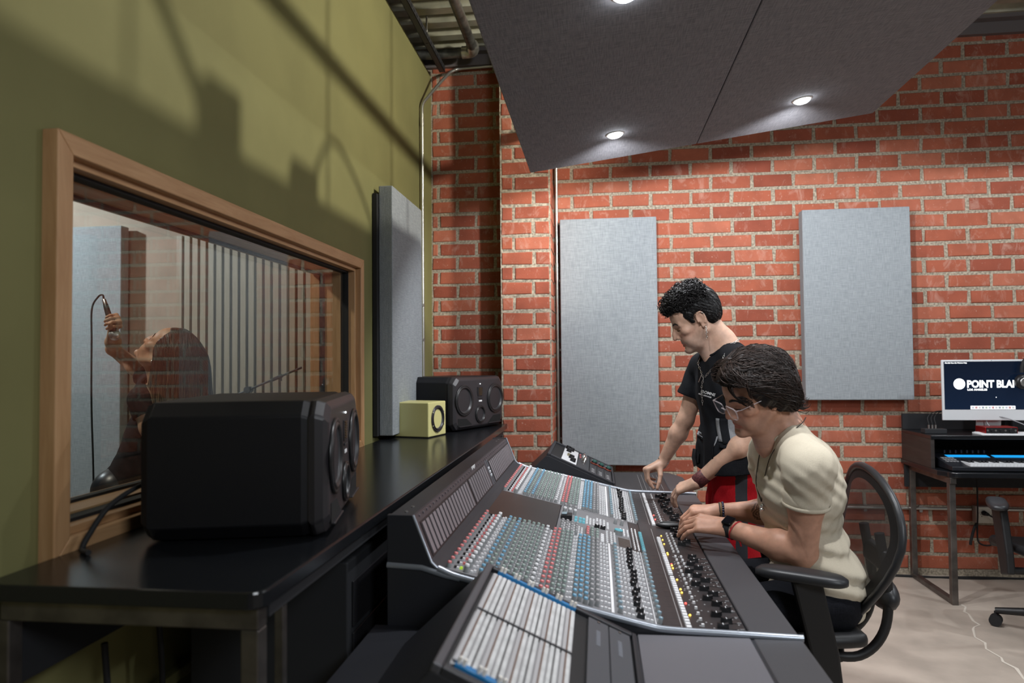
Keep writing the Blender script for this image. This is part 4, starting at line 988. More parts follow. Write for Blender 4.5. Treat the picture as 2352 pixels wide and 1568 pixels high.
for k in range(NS):
    u = U0+(U1-U0)*k/NS; du = (U1-U0)/NS
    for v0, v1 in ((.085, .505), (.515, .925)):
        cb(slab(MB(), u+du*.10, u+du*.86, v0, v1, .005, .0105), 'patch_strip', PW if k % 4 else PG, .0015)
dots = MB(); dots2 = MB()
for k in range(NS):
    u = U0+(U1-U0)*(k+.99)/NS; du = .003
    for j in range(60):
        v = .09+.83*j/60
        if abs(v-.51) < .01 or k % 2: continue
        slab(dots if k % 4 == 0 else dots2, u-du, u+du, v, v+.006, .005, .0112)
tag(cb(dots, 'patch_points', mat('patch_rust', (.28, .16, .11), .5)), kind='stuff'); tag(cb(dots2, 'patch_points', mat('patch_dark', (.16, .15, .15), .5)), kind='stuff')
b = MB()
for k in range(NS*2):
    u = U0+(U1-U0)*k/(NS*2); slab(b, u, u+.004, .500, .518, .005, .013)
slab(b, U0, U1, .5075, .5115, .005, .0125); tag(cb(b, 'patch_divider', mat('divider_dark', (.05, .05, .055), .5)), kind='stuff')
PBL = mat('patch_blue', (.01, .19, .46), .4); PIN = mat('patch_pin', (.92, .88, .82), .3)
for v0, v1 in ((.945, .965), (.045, .075)):
    cb(slab(MB(), U0+.02, U1, v0, v1, .001, .014), 'connector_bar', PBL, .002)
    for k in range(22):
        if k % 4 in (2, 3): continue
        p = fp(U0+.035+(U1-U0-.05)*k/21, (v0+v1)/2, .013); q = p+FN*.012
        cb(MB().cyl(p, q, .0042, .0034, n=8), 'patch_pin', PIN)
for u0, u1 in ((.685, .815), (.820, .955)):
    o = cb(slab(MB(), u0, u1, .05, .95, .001, .010), 'rack_module', mat('module_slate', (.075, .078, .088), .5), .002)
    c = MB()
    for j in range(9): slab(c, u0+.05, u0+.075, .70+.016*j, .710+.016*j, .010, .0108)
    tag(cb(c, 'legend_marks', mat('mark_slate', (.20, .21, .24), .5)), kind='stuff')
    for j in (.06, .93):
        p = fp((u0+u1)/2, j, .009); cb(MB().cyl(p, p+FN*.003, .004, n=10), 'screw', STEEL)
fp, slab = wing(3.648, 4.33, 3.68, 4.26, 1)
cb(slab(MB(), .19, .42, .05, .95, .001, .008), 'rack_module', mat('module_white', (.66, .67, .69), .4), .002)
for u, v in ((.235, .86), (.262, .70), (.325, .34), (.355, .20), (.30, .84)):
    p = fp(u, v, .008); cb(MB().cyl(p, p+FN*.020, .0165, .013, n=16), 'knob', K['black'])
cb(slab(MB(), .255, .31, .42, .60, .008, .0095), 'module_display', mat('display_amber', (.20, .17, .09), .3))
cb(slab(MB(), .43, .61, .05, .95, .001, .008), 'rack_module', mat('module_dark', (.035, .036, .040), .45), .002)
for u, v in ((.50, .62), (.52, .46)):
    p = fp(u, v, .008); cb(MB().tube([p-Vector((0, .05, 0)), p-Vector((0, .05, 0))+FN*.03, p+Vector((0, .05, 0))+FN*.03, p+Vector((0, .05, 0))], .007, 8), 'handle', CHROME)
for u, v in ((.45, .80), (.46, .65)):
    p = fp(u, v, .008); cb(MB().cyl(p, p+FN*.006, .006, n=10), 'button', K['red'])
for j, u0 in enumerate((.62, .735, .85)):
    cb(slab(MB(), u0, u0+.11, .05, .95, .001, .008), 'rack_module', MATS['module_dark'], .002)
    p = fp(u0+.055, .62, .008); cb(MB().cyl(p, p+FN*.016, .019, .015, n=18), 'knob', K['black'])
    o = cb(MB().cyl(p+FN*.016, p+FN*.024, .014, .012, n=18), 'knob_cap', mat('cap_teal', (.03, .12, .10), .4)); cb(MB().cyl(p+FN*.004, p+FN*.007, .0205, n=18), 'knob_ring', mat('ring_coral', (.55, .11, .06), .4))
    c = MB()
    for v in (.12, .20, .28, .86): slab(c, u0+.03, u0+.075, v, v+.02, .008, .0088)
    tag(cb(c, 'legend_marks', MATS['mark_pale']), kind='stuff')
b = MB()
for k in range(6): b.cbox((.225+.022*k, 3.98, .7222), (.0016, .5, .0012))
tag(cb(b, 'fader_lines', MATS['seam_line']), kind='stuff')
# remote talkback pad lying on the fader panel
rm = empty('remote_handset', (.285, 2.88, sz(.28)+.003), 0, 'black oval handset lying on the console under the seated man\'s hand', 'remote')
MB().sphere((0, 0, .012), (.062, .024, .013), 24, 12).build('shell', BLACK, rm)
MB().sphere((-.01, 0, .021), (.035, .014, .006), 18, 8).build('touch_pad', BLKRUB, rm)
# ================================================================ IMPLICIT BODY MODELLING (smooth unions of tapered limbs, polygonised by surface nets)
F32 = np.float32
def nrm(v): v = np.asarray(v, float); return v/np.linalg.norm(v)
A3 = lambda *p: np.array(p, float)
class Shape:
    def __init__(s): s.p = []
    def cone(s, a, b, ra, rb=None, k=.012, sub=False):
        a = np.asarray(a, float); b = np.asarray(b, float); rb = ra if rb is None else rb
        s.p.append(('c', a.astype(F32), (b-a).astype(F32), ra, rb, k, sub, (a+b)/2, np.linalg.norm(b-a)/2+max(ra, rb))); return s
    def chain(s, pts, rs, k=.012):
        for i in range(len(pts)-1): s.cone(pts[i], pts[i+1], rs[i], rs[i+1], k)
        return s
    def ell(s, c, r, M=None, k=.012, sub=False):
        """ellipsoid; M rows are its local axes"""
        c = np.asarray(c, float); M = np.eye(3) if M is None else np.asarray(M, float)
        s.p.append(('e', c.astype(F32), np.asarray(r, F32), M.astype(F32), None, k, sub, c, max(r))); return s
    def bounds(s):
        lo = np.min([q[7]-q[8] for q in s.p if not q[6]], 0); hi = np.max([q[7]+q[8] for q in s.p if not q[6]], 0); return lo, hi
    def ev(s, P, pr=None):
        d = None
        for q in (s.p if pr is None else pr):
            if q[0] == 'c':
                pa = P-q[1]; ba = q[2]; bb = float(ba@ba)+1e-12; h = np.clip((pa@ba)/bb, 0, 1)
                v = pa-h[:, None]*ba; e = np.sqrt(np.einsum('ij,ij->i', v, v))-(q[3]+(q[4]-q[3])*h)
            else:
                l = (P-q[1])@q[3].T; w = l/q[2]; k0 = np.sqrt(np.einsum('ij,ij->i', w, w)); w2 = w/q[2]; k1 = np.sqrt(np.einsum('ij,ij->i', w2, w2))+1e-9
                e = k0*(k0-1)/k1
                e = np.where(k0 < .3, -float(min(q[2]))*(1-k0), e)
            k = q[5]
            if d is None: d = e if not q[6] else np.full_like(e, 1.0)
            elif q[6]:
                h = np.clip(.5-.5*(d+e)/k, 0, 1); d = d*(1-h)-e*h+k*h*(1-h)
            else:
                h = np.clip(.5+.5*(e-d)/k, 0, 1); d = d*h+e*(1-h)-k*h*(1-h)
        return d
def wrinkle(seed, freqs, amp):
    r = np.random.default_rng(seed); ks = [(r.normal(size=3)*f, r.uniform(0, 6.28), a) for f, a in zip(freqs, amp)]
    def fn(P):
        o = 0
        for kv, ph, a in ks: o = o+a*np.sin(P@kv.astype(F32)+ph)
        return o
    return fn
def polygonise(shape, h, post=None, lo=None, hi=None, pad=.02, n=14, slack=1.0, extra=()):
    """surface nets on the active blocks only"""
    l, u = shape.bounds(); lo = l-pad if lo is None else np.asarray(lo, float); hi = u+pad if hi is None else np.asarray(hi, float)
    nb = np.ceil((hi-lo)/(h*n)).astype(int); B = h*n; rad = B*.87
    g = np.stack(np.meshgrid(*[np.arange(k) for k in nb], indexing='ij'), -1).reshape(-1, 3)
    ctr = (lo+(g+.5)*B)
    C_ = np.array([q[7] for q in shape.p]); R_ = np.array([q[8] for q in shape.p])
    dist = np.linalg.norm(ctr[:, None]-C_[None], axis=2)-R_[None]
    ok = (dist < rad+.05).any(1)
    for q in extra: ok |= np.linalg.norm(ctr-q[7], axis=1)-q[8] < rad+.05
    d0 = np.full(len(g), 9.0)
    if ok.any():
        v = shape.ev(ctr[ok].astype(F32)); v = post(ctr[ok].astype(F32), v) if post else v; d0[ok] = v
    idx = np.where(ok & (np.abs(d0) < rad*1.25*slack+.012))[0]
    ax = np.arange(n+1); loc = np.stack(np.meshgrid(ax, ax, ax, indexing='ij'), -1).reshape(-1, 3)
    S1 = int(nb.max()*n+4); key = lambda c: (c[..., 0].astype(np.int64)*S1+c[..., 1])*S1+c[..., 2]
    VK, VP, EK, ES = [], [], [], []
    corner = [(0,0,0),(1,0,0),(0,1,0),(1,1,0),(0,0,1),(1,0,1),(0,1,1),(1,1,1)]
    edges = [(a, b) for a in range(8) for b in range(a+1, 8) if bin(a ^ b).count('1') == 1]
    for bi in idx:
        o = g[bi]*n; P = (lo+(o+loc)*h).astype(F32)
        near = dist[bi] < rad+.06
        d = shape.ev(P, [q for q, t in zip(shape.p, near) if t])
        if d is None:
            if not extra: continue
            d = np.full(len(P), .5, F32)
        if post: d = post(P, d)
        D = d.reshape(n+1, n+1, n+1); s = D < 0
        if s.all() or not s.any(): continue
        cs = [s[a:a+n, b:b+n, c:c+n] for a, b, c in corner]; cv = [D[a:a+n, b:b+n, c:c+n] for a, b, c in corner]
        cnt = sum(x.astype(np.int8) for x in cs); m = (cnt > 0) & (cnt < 8)
        ci = np.argwhere(m)
        if len(ci):
            vv = [x[m] for x in cv]; acc = np.zeros((len(ci), 3)); wt = np.zeros(len(ci))
            for a, b in edges:
                da, db = vv[a], vv[b]; x = (da < 0) != (db < 0); t = np.where(x, da/(da-db+1e-12), 0)
                pa, pb = np.array(corner[a]), np.array(corner[b]); acc += np.where(x[:, None], pa+(pb-pa)*t[:, None], 0); wt += x
            VK.append(key(ci+o)); VP.append(lo+(ci+o+acc/wt[:, None])*h)
        for axn in range(3):
            sl0 = [slice(0, n)]*3; sl1 = [slice(0, n)]*3; sl1[axn] = slice(1, n+1)
            a, b = s[tuple(sl0)], s[tuple(sl1)]; e = np.argwhere(a != b)
            if len(e): EK.append(np.c_[e+o, np.full(len(e), axn)]); ES.append(a[tuple(e.T)])
    K_ = np.concatenate(VK); Pv = np.concatenate(VP); E_ = np.concatenate(EK); Sg = np.concatenate(ES)
    od = np.argsort(K_); Ks = K_[od]; Pv = Pv[od]
    quads = []
    for axn in range(3):
        m = E_[:, 3] == axn; e = E_[m, :3]; sg = Sg[m]; u1, u2 = (axn+1) % 3, (axn+2) % 3
        q = []
        for a, b in ((-1, -1), (0, -1), (0, 0), (-1, 0)):
            c = e.copy(); c[:, u1] += a; c[:, u2] += b; q.append(key(c))
        q = np.stack(q, 1); p = np.searchsorted(Ks, q); p = np.minimum(p, len(Ks)-1); good = (Ks[p] == q).all(1)
        p = p[good]; sg = sg[good]; p[~sg] = p[~sg][:, ::-1]; quads.append(p)
    Q = np.concatenate(quads)
    return Pv, Q
def mesh_np(name, V, Q, mats, parent=None, smooth=True, relax=1, cols=None):
    V = np.asarray(V, float)
    for _ in range(relax):  # light smoothing
        acc = np.zeros_like(V); w = np.zeros(len(V))
        for a, b in ((0, 1), (1, 2), (2, 3), (3, 0)):
            np.add.at(acc, Q[:, a], V[Q[:, b]]); np.add.at(w, Q[:, a], 1); np.add.at(acc, Q[:, b], V[Q[:, a]]); np.add.at(w, Q[:, b], 1)
        V = V*.5+.5*acc/np.maximum(w, 1)[:, None]
    me = bpy.data.meshes.new(name)
    me.vertices.add(len(V)); me.vertices.foreach_set('co', V.astype(F32).ravel())
    me.loops.add(Q.size); me.loops.foreach_set('vertex_index', Q.ravel().astype(np.int32))
    me.polygons.add(len(Q)); me.polygons.foreach_set('loop_start', np.arange(0, Q.size, Q.shape[1], dtype=np.int32)); me.polygons.foreach_set('loop_total', np.full(len(Q), Q.shape[1], np.int32))
    me.update(calc_edges=True); me.validate()
    me.polygons.foreach_set('use_smooth', np.ones(len(me.polygons), bool))
    if cols is not None:
        ca = me.color_attributes.new('tint', 'FLOAT_COLOR', 'POINT'); c = np.ones((len(V), 4), F32); c[:, :3] = cols; ca.data.foreach_set('color', c.ravel())
    o = link(name, me, mats, parent)
    return o

def skin_mat(name, base):
    m = bpy.data.materials.new(name); m.use_nodes = True; nt = m.node_tree; L = nt.links.new; b = nt.nodes['Principled BSDF']
    at = N(nt, 'ShaderNodeVertexColor', layer_name='tint'); geo = N(nt, 'ShaderNodeNewGeometry')
    n = N(nt, 'ShaderNodeTexNoise', Scale=45.0, Detail=4.0); L(geo.outputs['Position'], n.inputs['Vector'])
    rp = N(nt, 'ShaderNodeMapRange'); rp.inputs[1].default_value = .3; rp.inputs[2].default_value = .7; rp.inputs[3].default_value = .88; rp.inputs[4].default_value = 1.1; L(n.outputs[0], rp.inputs[0])
    mx = N(nt, 'ShaderNodeMix', data_type='RGBA'); mx.blend_type = 'MULTIPLY'; mx.inputs[0].default_value = 1; mx.inputs[6].default_value = (*base, 1); L(at.outputs[0], mx.inputs[7])
    m2 = N(nt, 'ShaderNodeMix', data_type='RGBA'); m2.blend_type = 'MULTIPLY'; m2.inputs[0].default_value = 1; cb_ = N(nt, 'ShaderNodeCombineColor'); [L(rp.outputs[0], cb_.inputs[i]) for i in range(3)]
    L(mx.outputs[2], m2.inputs[6]); L(cb_.outputs[0], m2.inputs[7]); L(m2.outputs[2], b.inputs['Base Color'])
    b.inputs['Roughness'].default_value = .48; b.inputs['Specular IOR Level'].default_value = .4
    b.inputs['Subsurface Weight'].default_value = .12; b.inputs['Subsurface Radius'].default_value = (.012, .005, .003); b.inputs['Subsurface Scale'].default_value = .5
    n2 = N(nt, 'ShaderNodeTexNoise', Scale=420.0, Detail=2.0); L(geo.outputs['Position'], n2.inputs['Vector']); bp = N(nt, 'ShaderNodeBump', Strength=.12, Distance=.001); L(n2.outputs[0], bp.inputs['Height']); L(bp.outputs[0], b.inputs['Normal'])
    return m
def hair_mat(name, c1, c2=None):
    m = bpy.data.materials.new(name); m.use_nodes = True; nt = m.node_tree; L = nt.links.new; b = nt.nodes['Principled BSDF']
    b.inputs['Roughness'].default_value = .42; b.inputs['Specular IOR Level'].default_value = .32; b.inputs['Anisotropic'].default_value = .4
    at = N(nt, 'ShaderNodeVertexColor', layer_name='tint'); sp = N(nt, 'ShaderNodeSeparateColor'); L(at.outputs[0], sp.inputs[0])
    mx = N(nt, 'ShaderNodeMix', data_type='RGBA'); mx.inputs[6].default_value = (*c1, 1); mx.inputs[7].default_value = (*(c2 or tuple(x*2.4 for x in c1)), 1)
    L(sp.outputs[0], mx.inputs[0]); L(mx.outputs[2], b.inputs['Base Color']); return m
def strands(name, paths, radii, tints, m, parent, sides=3):
    """many tapering tubes joined as one head of hair; tints 0..1 per path point"""
    V, Q, T = [], [], []; o = 0; ang = np.arange(sides)*2*math.pi/sides
    for P, r, t in zip(paths, radii, tints):
        P = np.asarray(P, float); n = len(P); tg = np.gradient(P, axis=0); tg /= np.linalg.norm(tg, axis=1)[:, None]+1e-9
        ref = np.array([.31, .84, .44]); a = np.cross(tg, ref); a /= np.linalg.norm(a, axis=1)[:, None]+1e-9; b = np.cross(tg, a)
        ring = P[:, None]+(a[:, None]*np.cos(ang)[None, :, None]+b[:, None]*np.sin(ang)[None, :, None])*np.asarray(r)[:, None, None]
        V.append(ring.reshape(-1, 3)); T.append(np.repeat(np.broadcast_to(t, n), sides))
        i = np.arange(n-1)[:, None]*sides; k = np.arange(sides)[None]; k2 = (k+1) % sides
        Q.append(np.stack([o+i+k, o+i+k2, o+i+sides+k2, o+i+sides+k], -1).reshape(-1, 4)); o += n*sides
    V = np.concatenate(V); Q = np.concatenate(Q); T = np.concatenate(T)
    return mesh_np(name, V, Q, m, parent, relax=0, cols=np.stack([T, T, T], 1))

# ---------------------------------------------------------------- anatomy
def frame(f, u):
    f = nrm(f); l = nrm(np.cross(u, f)); u = np.cross(f, l); return np.stack([f, l, u])   # rows: forward, left, up
def head(S_, H, Fm, sc=1.0, female=False, k=.010, jaw=1.0, nose=1.0, smile=0.0):
    """adds a head: H centre between the ears, Fm rows forward/left/up"""
    W_ = lambda x, y, z: H+sc*(x*Fm[0]+y*Fm[1]+z*Fm[2])
    c = lambda a, b, ra, rb, k_=k, sub=False: S_.cone(W_(*a), W_(*b), ra*sc, rb*sc, k_, sub)
    e = lambda p, r, k_=k, sub=False, M=None: S_.ell(W_(*p), [x*sc for x in r], Fm if M is None else M @ Fm, k_, sub)
    e((-.012, 0, .030), (.097, .075, .090)); e((.036, 0, -.030), (.054, .055, .078), .03); e((.045, 0, .040), (.047, .058, .050), .03)
    for s in (1, -1):
        c((-.004, .054*s, -.050), (.040, .038*s*jaw, -.092), .019, .015, .025); c((.040, .038*s*jaw, -.092), (.076, .010*s, -.104), .015, .0135, .02)
        e((.062, .046*s, -.022), (.020, .019, .017), .022); e((.066, .030*s, -.062), (.022, .020, .026), .02)
        c((.086, .008*s, .013), (.074, .047*s, .012), .0085, .007, .014)
        e((.094, .031*s, -.003), (.010, .0165, .0095), .010, True)
        hx = [(-.010+.0165*math.cos(t)-.003*math.sin(t), (.0845-.0035*math.cos(t))*s, -.001+.0265*math.sin(t)) for t in np.linspace(-.35, 4.1, 11)]
        for i in range(10): c(hx[i], hx[i+1], .0032, .0032, .0025)
        c((-.006, .0855*s, -.012), (.001, .0840*s, .012), .0024, .0022, .003)
    e((.088, 0, -.101), (.014, .018, .014), .018); e((.083, 0, -.056), (.015, .026, .018), .016); e((.080, 0, -.087), (.014, .022, .014), .016)
    for s in (1, -1):
        e((.0735, .0315*s, -.005), (.0125, .0155, .0115), .003)                            # lidded eyeball
        c((.0865, .018*s, -.0045), (.0800, .045*s, -.0075), .0022, .0020, .004)             # upper lid edge
        c((.0835, .020*s, -.014), (.0785, .044*s, -.014), .0018, .0016, .006)
        e((-.010, .078*s, -.004), (.016, .0070, .0285), .006, False, np.array([[.94, .0, -.2], [.25*s, 1, 0], [.2, 0, .94]]))
        e((-.005, .0860*s, .000), (.0095, .0060, .0185), .003, True); e((-.006, .078*s, -.033), (.009, .006, .010), .006)
    c((.091, 0, .010), (.104*nose, 0, -.018), .0080, .0088, .014); c((.104*nose, 0, -.018), (.1095*nose, 0, -.0345), .0088, .0098, .008); e((.100, .0125, -.0385), (.010, .0075, .008), .006); e((.100, -.0125, -.0385), (.010, .0075, .008), .006)
    c((.084, 0, .004), (.090, 0, -.032), .0125, .0155, .012)
    for s in (1, -1): c((.088, .006*s, -.012), (.080, .026*s, -.028), .008, .010, .014)
    for s in (1, -1): e((.101, .0075*s, -.0475), (.006, .0035, .004), .002, True)
    lw = .024 if not female else .022; lt = .0055 if not female else .007
    for s in (1, -1):
        c((.0955, .004*s, -.0645), (.0865, lw*s, -.0705), lt*.9, .0025, .004); c((.0935, .0*s, -.0775), (.0860, lw*.85*s, -.0725), lt, .0025, .004)
    c((.1015, .012, -.0710), (.1015, -.012, -.0710), .0022, .0022, .004, True)
    c((.0985, 0, -.052), (.0985, 0, -.058), .0022, .0022, .006, True); c((.096, .008, -.089), (.096, -.008, -.089), .004, .004, .008, True)
    return W_
def head_tint(V, H, Fm, sc, stubble=0.0, lip=(.80, .50, .50), blush=.0, cap=None):
    L = (V-H)@Fm.T/sc; t = np.ones((len(V), 3)); inh = np.linalg.norm(L-np.array([.02, 0, -.01]), axis=1) < .16
    x, y, z = L.T
    d = np.sqrt(((y)/.026)**2+((z+.0715)/.0115)**2); m = np.clip(1.25-d, 0, 1)*(x > .078)*inh; m = np.clip(m*2.5, 0, 1)[:, None]; t = t*(1-m)+m*np.array(lip)
    if stubble:
        b = np.clip((-.035-z)/.03, 0, 1)*(x > -.02)*(z > -.16)*inh*(1-m[:, 0]); b = b*np.clip((x+.02)/.03, 0, 1)*stubble
        must = np.exp(-((z+.055)/.008)**2-(y/.024)**2)*(x > .08)*stubble*inh; b = np.maximum(b, must*.8)
        t = t*(1-b[:, None]*np.array([.45, .38, .30]))
    lid = np.exp(-((np.abs(y)-.0315)/.016)**2-((z+.004)/.011)**2)*(x > .06)*inh; t = t*(1-.18*lid[:, None]*np.array([.6, 1, 1]))
    ck = np.exp(-((np.abs(y)-.042)/.02)**2-((z+.03)/.022)**2)*(x > .03)*inh; t = t*(1-ck[:, None]*np.array([0, .12, .12])); ns = np.exp(-(y/.012)**2-((z+.035)/.012)**2)*(x > .095)*inh; t = t*(1-ns[:, None]*np.array([0, .12, .12]))
    if cap is not None: q = cap(L)*inh; t = t*(1-q[:, None]*.8)
    return t
def onto(shape, P, off=0.0):
    P = np.asarray(P, float).copy()
    for _ in range(5):
        d = shape.ev(P.astype(F32)); e = .0015; g = np.stack([shape.ev((P+np.eye(3)[a]*e).astype(F32))-d for a in range(3)], 1); g /= np.linalg.norm(g, axis=1)[:, None]+1e-9; P = P-g*(d-off)[:, None]
    return P
def face_details(root, W_, Fm, sc, brow, lashm, thick=1.0, shape=None):
    """brows of short hairs and dark lash lines, laid on the skin"""
    for s in (1, -1):
        ps, rs, ts = [], [], []; p0, p1 = [], []
        for i in range(90):
            u = rng.uniform(0, 1); y = .011+.038*u; z0 = .0165+.008*math.sin(u*2.4)-.006*u*u+rng.uniform(-.0032, .0032)*thick*(1-.5*u); x0 = .098-.012*u
            p0.append(W_(x0, y*s, z0)); p1.append(W_(x0-.002, (y+.0075)*s, z0+.002-.004*u))
        p0 = onto(shape, p0, .0006); p1 = onto(shape, p1, .0016)
        for a_, b_ in zip(p0, p1): ps.append(np.array([a_, (a_+b_)/2+Fm[0]*.0006, b_])); rs.append(np.array([.0010, .0010, .0004])*sc*thick); ts.append(np.zeros(3))
        strands('eyebrow', ps, rs, ts, brow, root)
        L = onto(shape, [W_(.092, .0185*s, -.0075), W_(.092, .025*s, -.0098), W_(.090, .032*s, -.0108), W_(.087, .039*s, -.0102), W_(.083, .0455*s, -.0085)], .0006)
        MB().tube([Vector(q) for q in L], [.0006*sc, .0012*sc, .0014*sc, .0013*sc, .0007*sc], 6).build('eyelashes', lashm, root)
FING = [(.042, .026, .021), (.046, .029, .022), (.042, .027, .021), (.033, .021, .019)]
def hand(S_, w, d, up, side, curls, spread=(.10, .02, -.05, -.13), thumb=(.55, .25, .2), tdir=(.62, .68, -.38), sc=1.0, k=.007):
    """w wrist, d direction of the palm, up back of the hand, side +1 puts the thumb along d x up"""
    d = nrm(d); l = nrm(np.cross(d, up))*side; up = nrm(np.cross(l, d)*side) if side > 0 else nrm(np.cross(d, l)); 
    if np.dot(up, np.cross(l, d)*side) < 0: pass
    tips = []
    offs = (.030, .009, -.012, -.031)
    kn = [w+sc*(d*(.088-.006*abs(i-1.2))+l*o+up*.002*(1.5-abs(i-1.5))) for i, o in enumerate(offs)]
    for i in range(4):
        S_.cone(w+sc*(d*.004+l*offs[i]*.55), kn[i], .0165*sc, .0108*sc, .014)
    S_.cone(w+sc*(d*.03-up*.006), w+sc*(d*.07-up*.006), .02*sc, .016*sc, .016)
    def rot(v, ax, a): return v*math.cos(a)+np.cross(ax, v)*math.sin(a)+ax*np.dot(ax, v)*(1-math.cos(a))
    for i in range(4):
        dv = nrm(d+l*spread[i]); ax = nrm(np.cross(dv, up)); p = kn[i]; r = (.0092, .0084, .0076, .0066)
        if i == 3: r = (.0078, .0072, .0066, .0058)
        a = 0
        for j in range(3):
            a += curls[i][j]; dd = rot(dv, ax, -a); q = p+dd*FING[i][j]*sc
            S_.cone(p, q, r[j]*sc, r[j+1]*sc, k if j == 0 else .003); p = q
        tips.append(p)
    p = w+sc*(d*.022+l*.020-up*.008); td = nrm(d*tdir[0]+l*tdir[1]+up*tdir[2]); q = p+td*.044*sc
    S_.cone(p, q, .0155*sc, .0112*sc, .014); ax = nrm(np.cross(td, nrm(d*1.0-l*.9-up*.1))); p = q; a = 0
    for L_, r0, r1, t_ in ((.034, .0105, .0092, thumb[0]), (.028, .0095, .0074, thumb[1])):
        a += t_; dd = rot(td, ax, a); q = p+dd*L_*sc; S_.cone(p, q, r0*sc, r1*sc, .004); p = q
    tips.append(p)
    return tips
def arm(S_, sh, el, wr, fat=1.0, k=.02, deltoid=True):
    sh, el, wr = map(np.asarray, (sh, el, wr))
    if deltoid: S_.ell(sh+(el-sh)*.10, (.052*fat, .052*fat, .060*fat), None, .03)
    S_.cone(sh, sh+(el-sh)*.45, .046*fat, .047*fat, k); S_.cone(sh+(el-sh)*.45, el, .046*fat, .037*fat, k)
    S_.cone(el, el+(wr-el)*.30, .037*fat, .0405*fat, k); S_.cone(el+(wr-el)*.30, wr, .040*fat, .0235*fat, k)
    S_.cone(wr-(wr-el)*.06, wr, .0245*fat, .0245*fat, .01)
def torso_frame(pel, nk, shl, shr):
    up = nrm(nk-pel); lat = shl-shr; lat = nrm(lat-up*np.dot(lat, up)); fw = np.cross(lat, up); return np.stack([fw, lat, up])
def torso(S_, pel, nk, shl, shr, infl=0.0, wd=1.0, dp=1.0, k=.04, belly=0.0):
    T_ = torso_frame(pel, nk, shl, shr); L = np.linalg.norm(nk-pel); at = lambda t, f=0, s=0: pel+T_[2]*L*t+T_[0]*f+T_[1]*s
    i = infl
    S_.ell(at(.02), (.105*dp+i, .158*wd+i, .11+i), T_, k); S_.ell(at(.30, .005+belly), (.098*dp+i, .140*wd+i, .17+i), T_, k)
    S_.ell(at(.66, .005), (.112*dp+i, .160*wd+i, .165+i), T_, k); S_.ell(at(.80, -.02), (.088*dp+i, .150*wd+i, .10+i), T_, k)
    c = (shl+shr)/2
    S_.cone(c+(shl-c)*.9, c+(shr-c)*.9, .052+i, .052+i, k)
    for s in (shl, shr): S_.cone(nk-T_[2]*.01, c+(s-c)*.80+T_[2]*.012, .050+i*.6, .044+i, k)
    return T_, at
# ================================================================ PEOPLE
from mathutils.bvhtree import BVHTree
def hframe(yaw, pitch, roll):
    y, p, r = R(yaw), R(pitch), R(roll); f = A3(-math.cos(p)*math.cos(y), -math.cos(p)*math.sin(y), -math.sin(p))
    l = nrm(np.cross([0, 0, 1], f)); u = np.cross(f, l)
    return np.stack([f, math.cos(r)*l-math.sin(r)*u, math.cos(r)*u+math.sin(r)*l])
def bvh_of(o):
    me = o.data; n = len(me.vertices); v = np.empty(n*3, F32); me.vertices.foreach_get('co', v); v = v.reshape(-1, 3)
    return BVHTree.FromPolygons([tuple(map(float, x)) for x in v], [tuple(p.vertices) for p in me.polygons])
def cast(bv, p, d, off=.002, side=True):
    h = bv.ray_cast(Vector(p), Vector(d))
    if h[0] is None: h = bv.find_nearest(Vector(p)+Vector(d)*.4)
    n = h[1] if h[1].dot(Vector(d)) < 0 else -h[1]
    return h[0]+n*off
def patch(name, bv, corners, d, m, parent, off=.0035, n=8, th=.003):
    """a cloth patch laid on a surface: corners (4 points), thrown along d"""
    c = [Vector(q) for q in corners]; v = []; f = []
    for i in range(n+1):
        for j in range(n+1):
            u, w = i/n, j/n; v.append(cast(bv, c[0]*(1-u)*(1-w)+c[1]*u*(1-w)+c[2]*u*w+c[3]*(1-u)*w, d, off))
    for i in range(n):
        for j in range(n): k = i*(n+1)+j; f.append((k, k+1, k+n+2, k+n+1))
    o = MB().add(v, f, 0, True).build(name, m, parent); s = o.modifiers.new('thick', 'SOLIDIFY'); s.thickness = th; s.offset = 0; return o
def ring(name, p, ax, r, w, th, m, parent, n=28, off=(1, 1), flat=None, bead=0):
    """band round a limb; elliptical section"""
    p = np.asarray(p, float); ax = nrm(ax); a = nrm(np.cross(ax, [0, 0, 1] if abs(ax[2]) < .9 else [1, 0, 0])); b = np.cross(ax, a); b_ = MB()
    if bead:
        for k in range(bead):
            t = 2*math.pi*k/bead; b_.sphere(p+(a*math.cos(t)*off[0]+b*math.sin(t)*off[1])*r, th, 8, 6)
        o = b_.build(name, m, parent); return o
    v = []; f = []
    for k in range(n):
        t = 2*math.pi*k/n; e = a*math.cos(t)*off[0]+b*math.sin(t)*off[1]
        for (q, h) in ((0, -1), (th, -.85), (th, .85), (0, 1)): v.append(p+e*(r+q)+ax*w/2*h)
    for k in range(n):
        k2 = (k+1) % n
        for j in range(3): f.append((k*4+j, k2*4+j, k2*4+j+1, k*4+j+1))
    return b_.add(v, f, 0, True).build(name, m, parent)
def comb(shape, P, field, steps, L, off, jit=.0, settle=True):
    """lets hairs run over a surface: field(P,i) gives the direction, the surface pushes them out"""
    out = [P.copy()]
    for i in range(steps):
        P = P+field(P, i)*L
        for _ in range(2):
            d = shape.ev(P.astype(F32)); e = .004; g = np.stack([shape.ev((P+np.eye(3)[a]*e).astype(F32))-d for a in range(3)], 1); g /= np.linalg.norm(g, axis=1)[:, None]+1e-9
            push = (off-d) if settle is True else np.maximum(off-d, 0)
            P = P+g*push[:, None]
        out.append(P.copy())
    return np.stack(out, 1)
